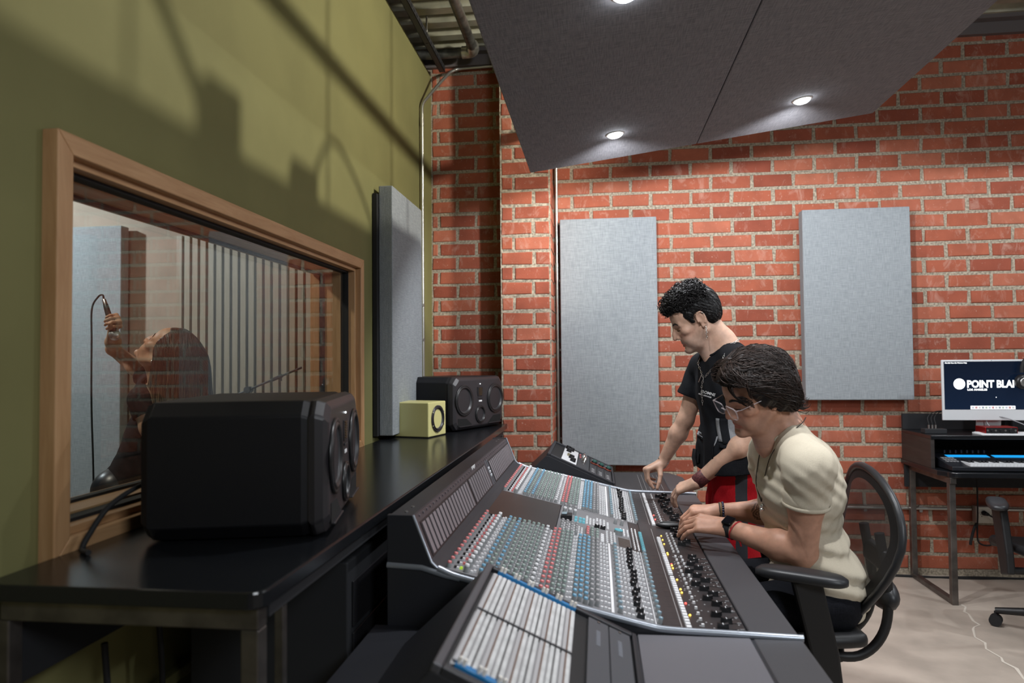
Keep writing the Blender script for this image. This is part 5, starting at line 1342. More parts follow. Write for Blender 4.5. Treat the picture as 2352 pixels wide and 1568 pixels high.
def scalp_points(shape, H, Fm, n, test, rad=.14):
    """random points on a hair mass that pass a test in head coordinates"""
    o = []
    while len(o) < n:
        d = rng.normal(size=(n*2, 3)); d /= np.linalg.norm(d, axis=1)[:, None]; P = H+d*rad
        for _ in range(6):
            s = shape.ev(P.astype(F32)); e = .004; g = np.stack([shape.ev((P+np.eye(3)[a]*e).astype(F32))-s for a in range(3)], 1); g /= np.linalg.norm(g, axis=1)[:, None]+1e-9; P = P-g*s[:, None]
        L = (P-H)@Fm.T; o += list(P[test(L)])
    return np.array(o[:n])
def garment(name, S_, h, m, parent, cuts=(), folds=None, th=.013, relax=1, sleeves=()):
    def post(P, d):
        fo = folds(P) if folds else 0.0
        d = d+fo; d = np.maximum(d, -(d+th))
        for sl, cp, cd in sleeves:
            e = sl.ev(P)+fo; e = np.maximum(np.maximum(e, -(e+th)), (P-cp.astype(F32))@cd.astype(F32)); h = np.clip(.5+.5*(e-d)/.012, 0, 1); d = d*h+e*(1-h)-.012*h*(1-h)
        for kind, *a in cuts:
            if kind == 'plane': d = np.maximum(d, (P-a[0].astype(F32))@a[1].astype(F32))       # keeps the side away from the normal
            elif kind == 'cuff':
                q = P-a[0].astype(F32); s = q@a[1].astype(F32); rr = np.linalg.norm(q, axis=1); d = np.where(rr < a[2], np.maximum(d, s), d)
            elif kind == 'hole':
                q = P-a[0].astype(F32); ax = a[1].astype(F32); t = np.clip(q@ax, 0, a[3]); v = q-t[:, None]*ax; d = np.maximum(d, a[2]-np.linalg.norm(v, axis=1))
        return d
    lo, hi = S_.bounds()
    for sl, *_ in sleeves: a, b = sl.bounds(); lo, hi = np.minimum(lo, a), np.maximum(hi, b)
    V, Q = polygonise(S_, h, post, lo-.02, hi+.02, slack=1.3, extra=[q for sl, *_ in sleeves for q in sl.p])
    return mesh_np(name, V, Q, m, parent, relax=relax)

LASH = mat('lash_dark', (.012, .008, .007), .6)
SILVER = mat('silver', (.70, .69, .67), .22, 1.0)

# ---------------------------------------------------------------- standing man
PS = empty('person', (.60, 3.2, 0), 0, 'standing man with curly black hair, black tee and red trousers leaning over the console', 'person')
def PZ(o, root): o.location = -root.location; return o
H = A3(.440, 3.2, 1.587); Fm = hframe(-3, 27, 5); sc = 1.08
pel, nk = A3(.60, 3.2, .94), A3(.575, 3.205, 1.452); shl, shr = A3(.625, 3.030, 1.375), A3(.495, 3.360, 1.375)
ell_, wrl = A3(.650, 2.985, 1.10), A3(.412, 3.060, .880); elr, wrr = A3(.408, 3.38, 1.118), A3(.302, 3.44, .905)
B = Shape(); W_ = head(B, H, Fm, sc, k=.010, nose=1.04)
B.chain([W_(-.030, 0, -.045), W_(-.045, 0, -.10)*.5+nk*.5, nk-A3(0, 0, .03)], [.057, .055, .062], .03)
B.cone(W_(.02, 0, -.085), nk+A3(-.055, 0, -.05), .040, .045, .03)
torso(B, pel, nk, shl, shr, -.012, 1.04, 1.0)
arm(B, shl, ell_, wrl, 1.08); arm(B, shr, elr, wrr, 1.02)
hand(B, wrl, A3(-.125, .07, -.06), A3(-.35, -.25, .9), 1, [(.45, .35, .2), (.5, .4, .25), (.55, .45, .3), (.6, .5, .3)], sc=1.03, thumb=(.1, .2))
hand(B, wrr, A3(-.075, -.015, -.028), A3(-.35, .1, .93), -1, [(1.25, .35, .2), (1.3, .5, .3), (1.35, .7, .4), (1.4, .8, .4)], sc=1.03, thumb=(.35, .2), tdir=(.35, .45, -.85))
V, Q = polygonise(B, .0032)
def fade(L):  # shaved hair shading on the sides of the scalp
    x, y, z = L.T; return np.clip((z+.055-(.35*np.maximum(x, 0)))/.03, 0, 1)*np.clip((.055-x)/.02, 0, 1)*(np.abs(y) > .02)*np.clip((.02-(x-.01)*0-np.where((x > -.035) & (z < .02), .1, 0))/.02, 0, 1)
PZ(mesh_np('body', V, Q, skin_mat('skin_fair', (.60, .375, .275)), PS, cols=head_tint(V, H, Fm, sc, .45, (.82, .52, .50))), PS)
BROW = hair_mat('hair_black', (.004, .0035, .004), (.03, .027, .027))
n0 = len(PS.children); face_details(PS, W_, Fm, sc, BROW, LASH, 1.25, B)
# hair: short sides, wet-looking curls on top
def hl(x, y, z): return H+sc*(x*Fm[0]+y*Fm[1]+z*Fm[2])
HM = Shape(); HM.ell(hl(-.014, 0, .050), [q*sc for q in (.104, .081, .088)], Fm, .02); HM.ell(hl(.045, 0, .100), [q*sc for q in (.062, .062, .036)], Fm, .03); HM.ell(hl(-.068, 0, .004), [q*sc for q in (.042, .064, .056)], Fm, .03); HM.ell(hl(-.01, 0, .115), [q*sc for q in (.075, .068, .035)], Fm, .03)
for s in (1, -1): HM.ell(hl(-.054, .050*s, -.008), [q*sc for q in (.030, .023, .036)], Fm, .02); HM.cone(hl(.028, .067*s, .03), hl(.022, .0685*s, .004), .012*sc, .0075*sc, .015)
def hairclip(P, d):
    L = ((P-H)@Fm.T)/sc; face = np.maximum.reduce([-(L[:, 0]-.058-.25*np.maximum(L[:, 2]-.045, 0)), L[:, 2]-.066]); d = np.maximum(d, -np.maximum(.066-L[:, 0]+(L[:, 2]-.066)*.0, 0)*0-1)
    ear = .030*sc-np.linalg.norm(((P-H)@Fm.T-A3(-.006, .082, -.012)*sc)*A3(1.1, .5, .75), axis=1)
    face = np.minimum(L[:, 0]-.050, .060-L[:, 2])*sc
    low = (-.050-L[:, 2])*sc
    return np.maximum.reduce([d+wr_h(P), face, ear, low])
wr_h = wrinkle(3, [160, 240, 420], [.0010, .0008, .0006])
V, Q = polygonise(HM, .003, hairclip); hs = PZ(mesh_np('hair', V, Q, BROW, PS, relax=0, cols=np.zeros((len(V), 3))+.12), PS)
pts = scalp_points(HM, H, Fm, 760, lambda L: (L[:, 2] > .066*sc) & (L[:, 0] > -.080*sc) | ((L[:, 0] > .055*sc) & (L[:, 2] > .066*sc)))
ps, rs, ts = [], [], []
for p in pts:
    nv = nrm(p-H-Fm[2]*.03); fwd_ = np.clip(((p-H)@Fm[0])/.08, 0, 1); ax = nrm(nv*.7+Fm[0]*.35*fwd_+rng.normal(size=3)*.5); a = nrm(np.cross(ax, rng.normal(size=3))); b = np.cross(ax, a); r0 = rng.uniform(.0055, .0115); tn = rng.uniform(1.0, 1.9); t = np.linspace(0, 1, 17)
    q = p+ax[None]*(t[:, None]*rng.uniform(.012, .028)-.004)+(a[None]*np.cos(t*tn*6.28)[:, None]+b[None]*np.sin(t*tn*6.28)[:, None])*(r0*(1-.25*t))[:, None]
    ps.append(q); rs.append(np.full(17, .0021)*(1-.65*t**3)); ts.append(np.full(17, rng.uniform(0, .7)))
sp_ = scalp_points(HM, H, Fm, 900, lambda L: (L[:, 2] < .080*sc) & (L[:, 0] < .05*sc) & (L[:, 2] > -.06*sc))
sp_ = sp_[hairclip(sp_.astype(F32), np.zeros(len(sp_))) < .003]
pth = comb(HM, sp_, lambda P, i: np.repeat(((A3(-.55, 0, -.85))@Fm)[None], len(P), 0)+.25*rng.normal(size=P.shape), 4, .0055, .0015)
for P in pth: ps.append(P); rs.append(np.linspace(.0016, .0004, 5)); ts.append(np.full(5, rng.uniform(0, .35)))
o = PZ(strands('hair_curls', ps, rs, ts, BROW, PS), PS); tag(o, kind='stuff')
# black tee
TEE = fabric('black_cotton', (.0075, .0085, .011), (.013, .014, .017), 500, .5)
G = Shape(); torso(G, pel+A3(0, 0, -.02), nk+A3(.0, 0, -.025), shl, shr, .016, 1.08, 1.06)
G.cone(pel+A3(-.02, -.09, .06), pel+A3(-.02, -.09, -.10), .125, .138, .05).cone(pel+A3(-.02, .09, .06), pel+A3(-.02, .09, -.10), .125, .138, .05)
SL = []
for s_, e_, q, c in ((shl, ell_, .85, .72), (shr, elr, .75, .58)):
    x = Shape(); x.ell(s_+(e_-s_)*.08, (.066, .066, .070), None, .04); x.cone(s_, s_+(e_-s_)*q, .066, .074, .035); SL.append((x, s_+(e_-s_)*c, nrm(e_-s_)))
cuts = [('plane', A3(0, 0, .865), A3(.10, 0, -1)), ('hole', nk+A3(-.028, 0, -.02), nrm(A3(-.32, 0, 1)), .066, .2)]
fold = wrinkle(11, [14, 22, 34, 48], [.0045, .003, .0018, .001])
tee = PZ(garment('t_shirt', G, .0042, TEE, PS, cuts, fold, sleeves=SL), PS); bt = bvh_of(tee)
def collar(bv, c0, cax, r, th, m, root):
    cax = nrm(cax); ca = nrm(np.cross(cax, [0, 1, 0])); cb2 = np.cross(cax, ca); c = []
    for k in range(40):
        t = 2*math.pi*k/40; h_ = bv.find_nearest(Vector(c0+(ca*math.cos(t)+cb2*math.sin(t))*r)); c.append(np.array(h_[0]))
    for _ in range(3): c = [(c[k-1]+2*c[k]+c[(k+1) % 40])/4 for k in range(40)]
    return PZ(MB().tube(c, th, 8, closed=True).build('collar', m, root), root)
collar(bt, nk+A3(-.028, 0, .0), A3(-.32, 0, 1), .069, .0055, TEE, PS)
def chest(x, z): return (x, 2.6, z)
PATCHG = fabric('grey_reflective_patch', (.20, .205, .22), (.27, .275, .29), 400)
for nm, (xa, xb, za, zb) in (('pocket_patch', (.505, .600, 1.055, 1.150)), ('pocket_patch', (.437, .452, 1.060, 1.135))):
    PZ(patch(nm, bt, [(xa, 2.6, zb), (xb, 2.6, zb), (xb, 2.6, za), (xa, 2.6, za)], (0, 1, 0), PATCHG, PS), PS)
for nm, (xa, xb, za, zb) in (('strap', (.520, .548, 1.045, 1.152)), ('strap', (.425, .436, .99, 1.14)), ('strap', (.505, .60, 1.03, 1.042))):
    PZ(patch(nm, bt, [(xa, 2.6, zb), (xb, 2.6, zb), (xb, 2.6, za), (xa, 2.6, za)], (0, 1, 0), TEE, PS, .008), PS)
PZ(MB().tube([(.425, 3.19, 1.005), (.418, 3.18, .97), (.424, 3.18, .935), (.436, 3.185, .945), (.438, 3.19, .985)], .010, 8).build('buckle', BLACK, PS), PS)
INK = mat('print_white', (.68, .68, .70), .6)
def shirt_text(name, s, size, x, y, z, tilt, sx=1.0, bold=.0006, root=PS, bv=bt, m=INK):
    M = Matrix.Translation((x, y, z)) @ Matrix.Rotation(R(90), 4, 'X') @ Matrix.Rotation(R(tilt), 4, 'Z')
    o = text(name, s, size, M, m, root, 0.0, sx=sx, bold=bold)
    for v in o.data.vertices: v.co = cast(bv, v.co, (0, 1, 0), .0015)
    return PZ(o, root)
shirt_text('shirt_print', 'ROMNE', .0165, .453, 2.6, 1.258, -16, .80, .0005)
shirt_text('shirt_print', 'SELF SERVICES', .0075, .446, 2.6, 1.249, -18, .86, .0004)
# necklace with a hanging chain, earring, bracelets
def chain(name, path, root, r=.0028, m=SILVER, pitch=.011):
    P = smooth_path(path, 10); P = [np.array(p) for p in P]; L = 0; b = MB(); last = P[0]; k = 0; acc = [P[0]]
    for i in range(1, len(P)):
        L += np.linalg.norm(P[i]-P[i-1])
        if L >= pitch:
            a, c = last, P[i]; mid = (a+c)/2; d = nrm(c-a); n1 = nrm(np.cross(d, [.3, .9, .2] if k % 2 else [.9, -.2, .5])); t = np.linspace(0, 6.283, 11)[:-1]
            b.tube([mid+d*math.cos(q)*pitch*.62+n1*math.sin(q)*pitch*.33 for q in t], r*.42, 5, closed=True); last = P[i]; L = 0; k += 1
    return PZ(b.build(name, m, root), root)
def round_neck(bv, T_, a, z, off=.005, r0=.5):
    d = nrm(T_[1]*math.cos(R(a))+T_[0]*math.sin(R(a))); d[2] = 0; d = nrm(d); return np.array(cast(bv, nk+d*r0+A3(0, 0, z), -d, off))
TF = torso_frame(pel, nk, shl, shr)
body_bv = bvh_of(PS.children[0])
fr = lambda a, z, off=.004: round_neck(bt, TF, a, z, off)
near_side = [nk+A3(.052, -.035, .045), nk+A3(.03, -.066, .03), nk+A3(-.008, -.078, .008)]
V0 = fr(88, -.135)
tag(chain('necklace', near_side+[fr(38, -.045), fr(55, -.075), fr(75, -.110), V0], PS), kind='stuff')
tag(chain('necklace', [nk+A3(-.075, .055, .0), fr(125, -.060), fr(110, -.095), V0], PS), kind='stuff')
tag(chain('necklace', [fr(88, -.135-.012*k, .005) for k in range(0, 11)], PS, pitch=.010), kind='stuff')
PZ(MB().tube([fr(96, -.115, .008), fr(104, -.150, .008)], .0022, 6).build('toggle_bar', SILVER, PS), PS)
e0 = W_(-.012, .086, -.036)
tag(chain('earring', [e0, e0+A3(.002, -.004, -.03), e0+A3(.004, -.002, -.062)], PS, .0028, pitch=.0085), kind='stuff')
PZ(MB().tube([W_(-.024, .086, .006)+A3(0, -.001, 0), W_(-.026, .092, .014), W_(-.020, .090, .022)], .0016, 6).build('ear_cuff', SILVER, PS), PS)
for t, r in ((.93, .0262), (.965, .0255)): PZ(ring('bracelet', elr+(wrr-elr)*t, wrr-elr, r, .008, .0025, SILVER, PS), PS)
LEA = mat('oxblood_leather', (.10, .022, .026), .55, var=.5, vscale=140, bump=.6, bscale=260)
PZ(ring('wrist_cuff', ell_+(wrl-ell_)*.925, wrl-ell_, .0285, .052, .003, LEA, PS), PS)
# red trousers with a dark side stripe
RED_ = fabric('red_twill', (.38, .008, .014), (.50, .014, .022), 600, .4); STRIPE = mat('stripe_slate', (.030, .032, .040), .8)
T_ = Shape()
for s in (-1, 1):
    hp_ = pel+A3(.0, .095*s, -.01); kn = A3(.585, 3.2+.10*s, .52); an = A3(.62, 3.2+.11*s, .10)
    T_.cone(hp_, hp_+(kn-hp_)*.4, .112, .105, .03); T_.cone(hp_+(kn-hp_)*.4, kn, .105, .085, .03); T_.cone(kn, an, .085, .075, .03)
T_.ell(pel, (.125, .175, .12), None, .04)
V, Q = polygonise(T_, .006, lambda P, d: np.maximum(d+fold(P)*.8, np.maximum(P[:, 2]-.985, .06-P[:, 2])))
tr_o = PZ(mesh_np('trousers', V, Q, [RED_, STRIPE], PS), PS)
for p in tr_o.data.polygons:
    c = p.center
    if c[1] < 3.12 and abs(c[0]-.585) < .024: p.material_index = 1
SHOE = mat('shoe_black', (.015, .015, .016), .5)
for s in (-1, 1):
    X_ = Shape(); yy = 3.2+.11*s; X_.cone(A3(.64, yy, .05), A3(.60, yy, .085), .042, .045, .02); X_.cone(A3(.62, yy, .045), A3(.47, yy-.01, .035), .042, .036, .03)
    V, Q = polygonise(X_, .006, lambda P, d: np.maximum(d, .004-P[:, 2])); PZ(mesh_np('shoe', V, Q, SHOE, PS), PS)
for c in PS.children:
    if c.name.startswith(('eyebrow', 'eyelashes')): PZ(c, PS)

# ---------------------------------------------------------------- seated man
PT = empty('person', (.70, 2.53, 0), 0, 'seated man in beige tee with clear glasses and wavy brown hair reaching over the faders', 'person')
H = A3(.540, 2.50, 1.286); Fm = hframe(16, 23, 12); sc = 1.10
pel, nk = A3(.752, 2.53, .625), A3(.655, 2.535, 1.150); shl, shr = A3(.668, 2.350, 1.062), A3(.630, 2.715, 1.062)
ell_, wrl = A3(.658, 2.395, .765), A3(.442, 2.575, .806); elr, wrr = A3(.675, 2.745, .825), A3(.445, 2.765, .822)
B = Shape(); W_ = head(B, H, Fm, sc, k=.010)
B.chain([W_(-.030, 0, -.045), W_(-.040, 0, -.10)*.5+nk*.5, nk-A3(0, 0, .03)], [.060, .060, .068], .03)
B.cone(W_(.015, 0, -.088), nk+A3(-.065, -.01, -.045), .042, .05, .03)
torso(B, pel, nk, shl, shr, -.013, 1.08, 1.04)
arm(B, shl, ell_, wrl, 1.18); arm(B, shr, elr, wrr, 1.12)
B.ell(ell_+(wrl-ell_)*.22+A3(0, 0, .012), (.047, .040, .040), None, .03)
hand(B, wrl, A3(-.175, .06, .012), A3(-.15, -.45, .88), 1, [(.55, .50, .3), (.50, .45, .3), (.45, .42, .25), (.42, .40, .25)], sc=1.12, thumb=(.1, .2), tdir=(.80, .40, -.45))
hand(B, wrr, A3(-.16, .02, .0), A3(-.1, -.1, .98), -1, [(.7, .6, .3), (.75, .6, .3), (.8, .6, .3), (.8, .6, .3)], sc=1.06, thumb=(.2, .25))
V, Q = polygonise(B, .0032)
TT = head_tint(V, H, Fm, sc, .28, (.80, .48, .46))
# tattoo: a small scribbled rosette on the inner forearm
tc_ = elr+(wrr-elr)*.34+A3(0, -.040, .010); rel = V-tc_; rr_ = np.linalg.norm(rel, axis=1); ang_ = np.arctan2(rel[:, 2], rel[:, 0])
ink = (rr_ < .034)*(np.abs(np.sin(rr_*330+2.2*np.sin(3*ang_))) > .45)*(rel[:, 1] < .03)*1.0; TT *= (1-.72*ink)[:, None]
PZ(mesh_np('body', V, Q, skin_mat('skin_tan', (.56, .30, .205)), PT, cols=TT), PT)
BRN = hair_mat('hair_brown', (.010, .0065, .0055), (.062, .038, .030))
face_details(PT, W_, Fm, sc, BRN, LASH, 1.1, B)
HM = Shape(); E = lambda p, r, k=.03: HM.ell(H+sc*(A3(*p)@Fm), [q*sc for q in r], Fm, k)
E((-.016, 0, .048), (.114, .092, .098)); E((.055, -.005, .092), (.048, .064, .036)); E((-.080, 0, .0), (.048, .076, .070))
for s in (1, -1): E((-.028, .076*s, .012), (.058, .026, .052)); E((-.060, .058*s, -.036), (.040, .036, .036)); E((.040, .068*s, .058), (.038, .018, .034))
hwv = wrinkle(5, [90, 150, 230], [.0045, .0028, .0016])
def clip2(P, d):
    L = ((P-H)@Fm.T)/sc; face = np.minimum(L[:, 0]-.046-.5*np.minimum(L[:, 2]-.02, 0), .080-L[:, 2])*sc; low = (-.080-L[:, 2]-.25*L[:, 0])*sc
    return np.maximum.reduce([d+hwv(P), face, low])
V, Q = polygonise(HM, .0035, clip2); PZ(mesh_np('hair', V, Q, BRN, PT, relax=1, cols=np.zeros((len(V), 3))+.10), PT)
pts = scalp_points(HM, H, Fm, 4300, lambda L: (L[:, 2] > .040*sc) & (L[:, 0] > -.115*sc) | ((L[:, 0] < .0) & (L[:, 2] > -.03)))
ph = rng.uniform(0, 6.28, len(pts)); clump = np.round(((pts-H)@Fm.T)/.022); ph = (clump@A3(2.1, 3.7, 1.3)) % 6.28+rng.normal(size=len(pts))*.35; sidev = np.sign(((pts-H)@Fm.T)[:, 1]+.012)
def field(P, i):
    L = ((P-H)@Fm.T)/sc; t = np.clip((.10-L[:, 2])/.16, 0, 1); wob = np.sin(ph+i*.62)
    v = np.stack([-.75-.25*(1-t)+.25*t+.6*wob, sidev*(.75*(1-t))+.55*wob*sidev, -.20-.80*t+.35*np.cos(ph+i*.62)*t], 1)
    front = np.clip((L[:, 0]-.040)/.03, 0, 1)*(1-t); v[:, 0] += front*.9; v[:, 1] += sidev*front*.9
    v /= np.linalg.norm(v, axis=1)[:, None]; return v@Fm
pts2 = scalp_points(HM, H, Fm, 800, lambda L: (L[:, 0] > .045*sc) & (L[:, 2] > .078*sc))
n1_ = len(pts); pts = np.concatenate([pts, pts2]); ph = np.concatenate([ph, rng.uniform(0, 6.28, len(pts2))]); sidev = np.concatenate([sidev, np.sign(((pts2-H)@Fm.T)[:, 1]+.012)])
isf = (np.arange(len(pts)) >= n1_)
_fld = field
def field(P, i):
    v = _fld(P, i); w = np.stack([.45+.2*np.sin(ph+i), sidev*1.0, -.35-.05*i+0*ph], 1); w /= np.linalg.norm(w, axis=1)[:, None]; return np.where(isf[:, None], w@Fm, v)
paths = comb(HM, pts, field, 13, .0112, .002)
lift = rng.uniform(0, .012, len(pts))*(.5+.5*np.sin(ph*2)); keepL = []
for i in range(len(paths)):
    L = ((paths[i]-H)@Fm.T)/sc; bad = (L[:, 0] > .066+.9*np.minimum(L[:, 2]-.02, 0)) & (L[:, 2] < .070) | (L[:, 2] < -.090-.25*L[:, 0]); k = np.argmax(bad) if bad.any() else len(L)
    keepL.append(k)
ps, rs, ts = [], [], []
for i, k in enumerate(keepL):
    if k < 4: continue
    P = paths[i][:k]; t = np.linspace(0, 1, k); g = np.stack([np.convolve(P[:, a], [.25, .5, .25], 'same') for a in range(3)], 1); g[0], g[-1] = P[0], P[-1]
    out = (P-H); out /= np.linalg.norm(out, axis=1)[:, None]; g = g+out*(lift[i]*np.sin(t*3.0)+.008*t**4*rng.uniform(0, 1.6))[:, None]
    ps.append(g); rs.append(rng.uniform(.0009, .0016)*(1-.75*t**2)); ts.append(np.full(k, rng.uniform(0, 1)**1.6)*(1-.3*t))
tag(PZ(strands('hair_locks', ps, rs, ts, BRN, PT), PT), kind='stuff')
# a fringe lock hanging by the near temple, flicks at the nape
ps, rs, ts = [], [], []
for i in range(40):
    u = rng.uniform(-1, 1)*.016; a = A3(.070, .030+u, .090+rng.uniform(-.004, .006)); b = A3(.098, .045+u*.8, .075); c = A3(.098, .062+u*.6, .045); d = A3(.078, .074+u*.5, .022+rng.uniform(-.012, .02)); e = A3(.058, .082, .004+rng.uniform(-.01, .02))
    P = [np.array(q) for q in smooth_path([H+sc*(x@Fm)+rng.normal(size=3)*.001 for x in (a, b, c, d, e)], 4)]; n = len(P); t = np.linspace(0, 1, n); ps.append(np.array(P)); rs.append(.0022*(1-.8*t)); ts.append(np.full(n, rng.uniform(0, .5)))
for i in range(120):
    y = rng.uniform(-.085, .085); a = A3(-.105+abs(y)*.5, y, -.030+rng.uniform(-.02, .02)); b = a+A3(-.004, y*.05, -.018); c = b+A3(-.018-rng.uniform(0, .014), y*.12, -.018); d = c+A3(-.014, y*.06, rng.uniform(-.004, .012))
    P = [np.array(q) for q in smooth_path([H+sc*(x@Fm) for x in (a, b, c, d)], 4)]; n = len(P); t = np.linspace(0, 1, n); ps.append(np.array(P)); rs.append(.0024*(1-.8*t)); ts.append(np.full(n, rng.uniform(0, .5)))
tag(PZ(strands('hair_locks', ps, rs, ts, BRN, PT), PT), kind='stuff')
# beige tee
BEI = fabric('beige_cotton', (.58, .515, .405), (.65, .58, .46), 600, .3)
G = Shape(); torso(G, pel+A3(0, 0, -.03), nk+A3(.0, 0, -.012), shl, shr, .014, 1.08, 1.10, belly=.012)
G.ell(pel+A3(-.012, 0, .03), (.150, .190, .135), None, .05)
SL = []
for s_, e_, q, c in ((shl, ell_, .66, .455), (shr, elr, .66, .48)):
    x = Shape(); x.ell(s_+(e_-s_)*.08, (.074, .074, .076), None, .04); x.cone(s_, s_+(e_-s_)*q, .073, .070, .035); SL.append((x, s_+(e_-s_)*c, nrm(e_-s_)))
f1 = wrinkle(21, [16, 26, 40, 62], [.0042, .003, .0016, .0009])
def f2(P):  # compression folds across the waist and drag lines from the armpit
    z = P[:, 2]; w = np.clip((.92-z)/.15, 0, 1); return f1(P)+w*.0065*np.sin(z*105+P[:, 0]*28+2*np.sin(P[:, 1]*22))+.003*np.sin((P[:, 0]*.8+z)*130)*np.exp(-((z-.99)/.06)**2)
sl_ = .52
cuts = [('plane', A3(.8, 0, .545), A3(-.22, 0, -1)), ('hole', nk+A3(-.022, -.004, -.02), nrm(A3(-.36, -.02, 1)), .064, .25)]
tee = PZ(garment('t_shirt', G, .0042, BEI, PT, cuts, f2, sleeves=SL), PT); bt = bvh_of(tee)
PZ(ring('sleeve_hem', shl+(ell_-shl)*.44, ell_-shl, .0725, .012, .0015, BEI, PT, 40), PT)
collar(bt, nk+A3(-.022, -.004, .0), A3(-.36, -.02, 1), .067, .0058, BEI, PT)
# cord pendant
CORD = mat('cord_dark', (.03, .022, .018), .7)
TF2 = torso_frame(pel, nk, shl, shr); fr = lambda a, z, off=.003: round_neck(bt, TF2, a, z, off)
pz = fr(72, -.235)
PZ(MB().tube(smooth_path([nk+A3(.055, -.02, .05), nk+A3(.03, -.066, .035), nk+A3(-.015, -.084, .0), fr(45, -.06), fr(58, -.13), pz], 8), .0016, 6).build('pendant_cord', CORD, PT), PT)
PZ(MB().tube(smooth_path([fr(105, -.075), fr(95, -.12), fr(82, -.18), pz], 8), .0016, 6).build('pendant_cord', CORD, PT), PT)
pp_ = Vector(fr(72, -.247, .007)); PZ(MB().sphere(pp_, (.007, .007, .009), 12, 8).sphere(pp_-Vector((0, 0, .012)), (.009, .007, .006), 12, 8).build('pendant', SILVER, PT), PT)
# watch, bracelets
d_ = wrl-ell_; wp = ell_+d_*.93
PZ(ring('watch_strap', wp, d_, .0305, .026, .0035, BLKRUB, PT), PT)
an = nrm(d_); upv = nrm(A3(-.15, -.45, .88)-an*np.dot(A3(-.15, -.45, .88), an)); lt = np.cross(upv, an)
Mw = Matrix(((*an, 0), (*lt, 0), (*upv, 0), (0, 0, 0, 1))).transposed(); Mw.translation = Vector(wp+upv*.0345)
PZ(MB().cbox((0, 0, 0), (.036, .042, .011), 0, Mw).build('watch_case', mat('watch_dark', (.02, .02, .022), .2, .6), PT, .004, 3), PT)
PZ(MB().cbox((0, 0, .006), (.030, .035, .002), 0, Mw).build('watch_glass', mat('watch_face', (.003, .003, .005), .08), PT, .0008), PT)
PZ(ring('string_bracelet', ell_+d_*.845, d_+A3(.05, 0, .05), .0345, .004, .002, mat('red_thread', (.45, .01, .02), .7), PT), PT)
PZ(MB().tube([ell_+d_*.845+A3(.0, -.033, -.012), ell_+d_*.845+A3(.006, -.038, -.03), ell_+d_*.845+A3(.01, -.034, -.045)], .003, 6).build('string_knot', MATS['red_thread'], PT), PT)
d2 = wrr-elr
PZ(ring('bead_bracelet', elr+d2*.90, d2, .032, 0, .0045, mat('bead_blue', (.03, .04, .09), .3), PT, bead=22), PT); PZ(ring('cord_bracelet', elr+d2*.935, d2, .0305, .007, .003, mat('cord_tan', (.20, .12, .05), .6), PT), PT); PZ(ring('cord_bracelet', elr+d2*.955, d2, .030, .005, .003, CORD, PT), PT)
# clear-framed glasses
CLEAR = bpy.data.materials.new('clear_acetate'); CLEAR.use_nodes = True; nt = CLEAR.node_tree; bs = nt.nodes['Principled BSDF']
bs.inputs['Base Color'].default_value = (.80, .72, .76, 1); bs.inputs['Roughness'].default_value = .06; bs.inputs['Alpha'].default_value = .30; bs.inputs['Specular IOR Level'].default_value = .9
LENS = bpy.data.materials.new('lens_glass'); LENS.use_nodes = True; nt = LENS.node_tree; bs = nt.nodes['Principled BSDF']; bs.inputs['Base Color'].default_value = (.8, .78, .85, 1); bs.inputs['Alpha'].default_value = .10; bs.inputs['Roughness'].default_value = .02
gls = MB().tube([W_(.117, .012, -.004), W_(.1205, 0, .001), W_(.117, -.012, -.004)], .0022*sc, 8).build('spectacles', CLEAR, PT); PZ(gls, PT)
def gw(u, v, s): return W_(.1145-.010*(u/.05)**2-.14*(v-.0)*-.0+.10*v, s*(.0385+u), v-.009)
for s in (1, -1):
    rim = []
    for k in range(28):
        t = 2*math.pi*k/28; u = .0275*math.copysign(abs(math.cos(t))**.55, math.cos(t)); v = .0215*math.copysign(abs(math.sin(t))**.6, math.sin(t)); u *= 1+.10*(v/.02); rim.append(gw(u, v, s))
    o = MB().tube(rim, .0019*sc, 8, closed=True).build('rim', CLEAR, gls)
    v = [gw(0, 0, s)]+rim; MB().add(v, [(0, 1+k, 1+(k+1) % 28) for k in range(28)], 0, True).build('lens', LENS, gls)
    MB().tube([gw(.030, .014, s), W_(.095, s*.074, .004), W_(.03, s*.082, .008), W_(-.02, s*.084, .006)], .0017*sc, 8).build('temple', CLEAR, gls)
# dark jeans and shoes
JEAN = fabric('black_denim', (.008, .009, .012), (.014, .015, .020), 500, .6)
T_ = Shape(); T_.ell(pel+A3(-.01, 0, -.02), (.135, .185, .10), None, .04)
for s in (-1, 1):
    hp_ = pel+A3(-.01, .10*s, -.02); kn = A3(.335, 2.53+.15*s, .565); an_ = A3(.33, 2.53+.16*s, .11)
    T_.cone(hp_, kn, .100, .066, .03); T_.cone(kn, an_, .066, .050, .03)
V, Q = polygonise(T_, .006, lambda P, d: np.maximum(d+fold(P)*.7, np.maximum(.07-P[:, 2], P[:, 2]-.70))); PZ(mesh_np('jeans', V, Q, JEAN, PT), PT)
for s in (-1, 1):
    X_ = Shape(); yy = 2.53+.16*s; X_.cone(A3(.35, yy, .05), A3(.335, yy, .09), .042, .045, .02); X_.cone(A3(.34, yy, .045), A3(.19, yy-.01, .035), .042, .036, .03)
    V, Q = polygonise(X_, .006, lambda P, d: np.maximum(d, .004-P[:, 2])); PZ(mesh_np('shoe', V, Q, SHOE, PT), PT)
for c in PT.children:
    if c.name.startswith(('eyebrow', 'eyelashes')): PZ(c, PT)
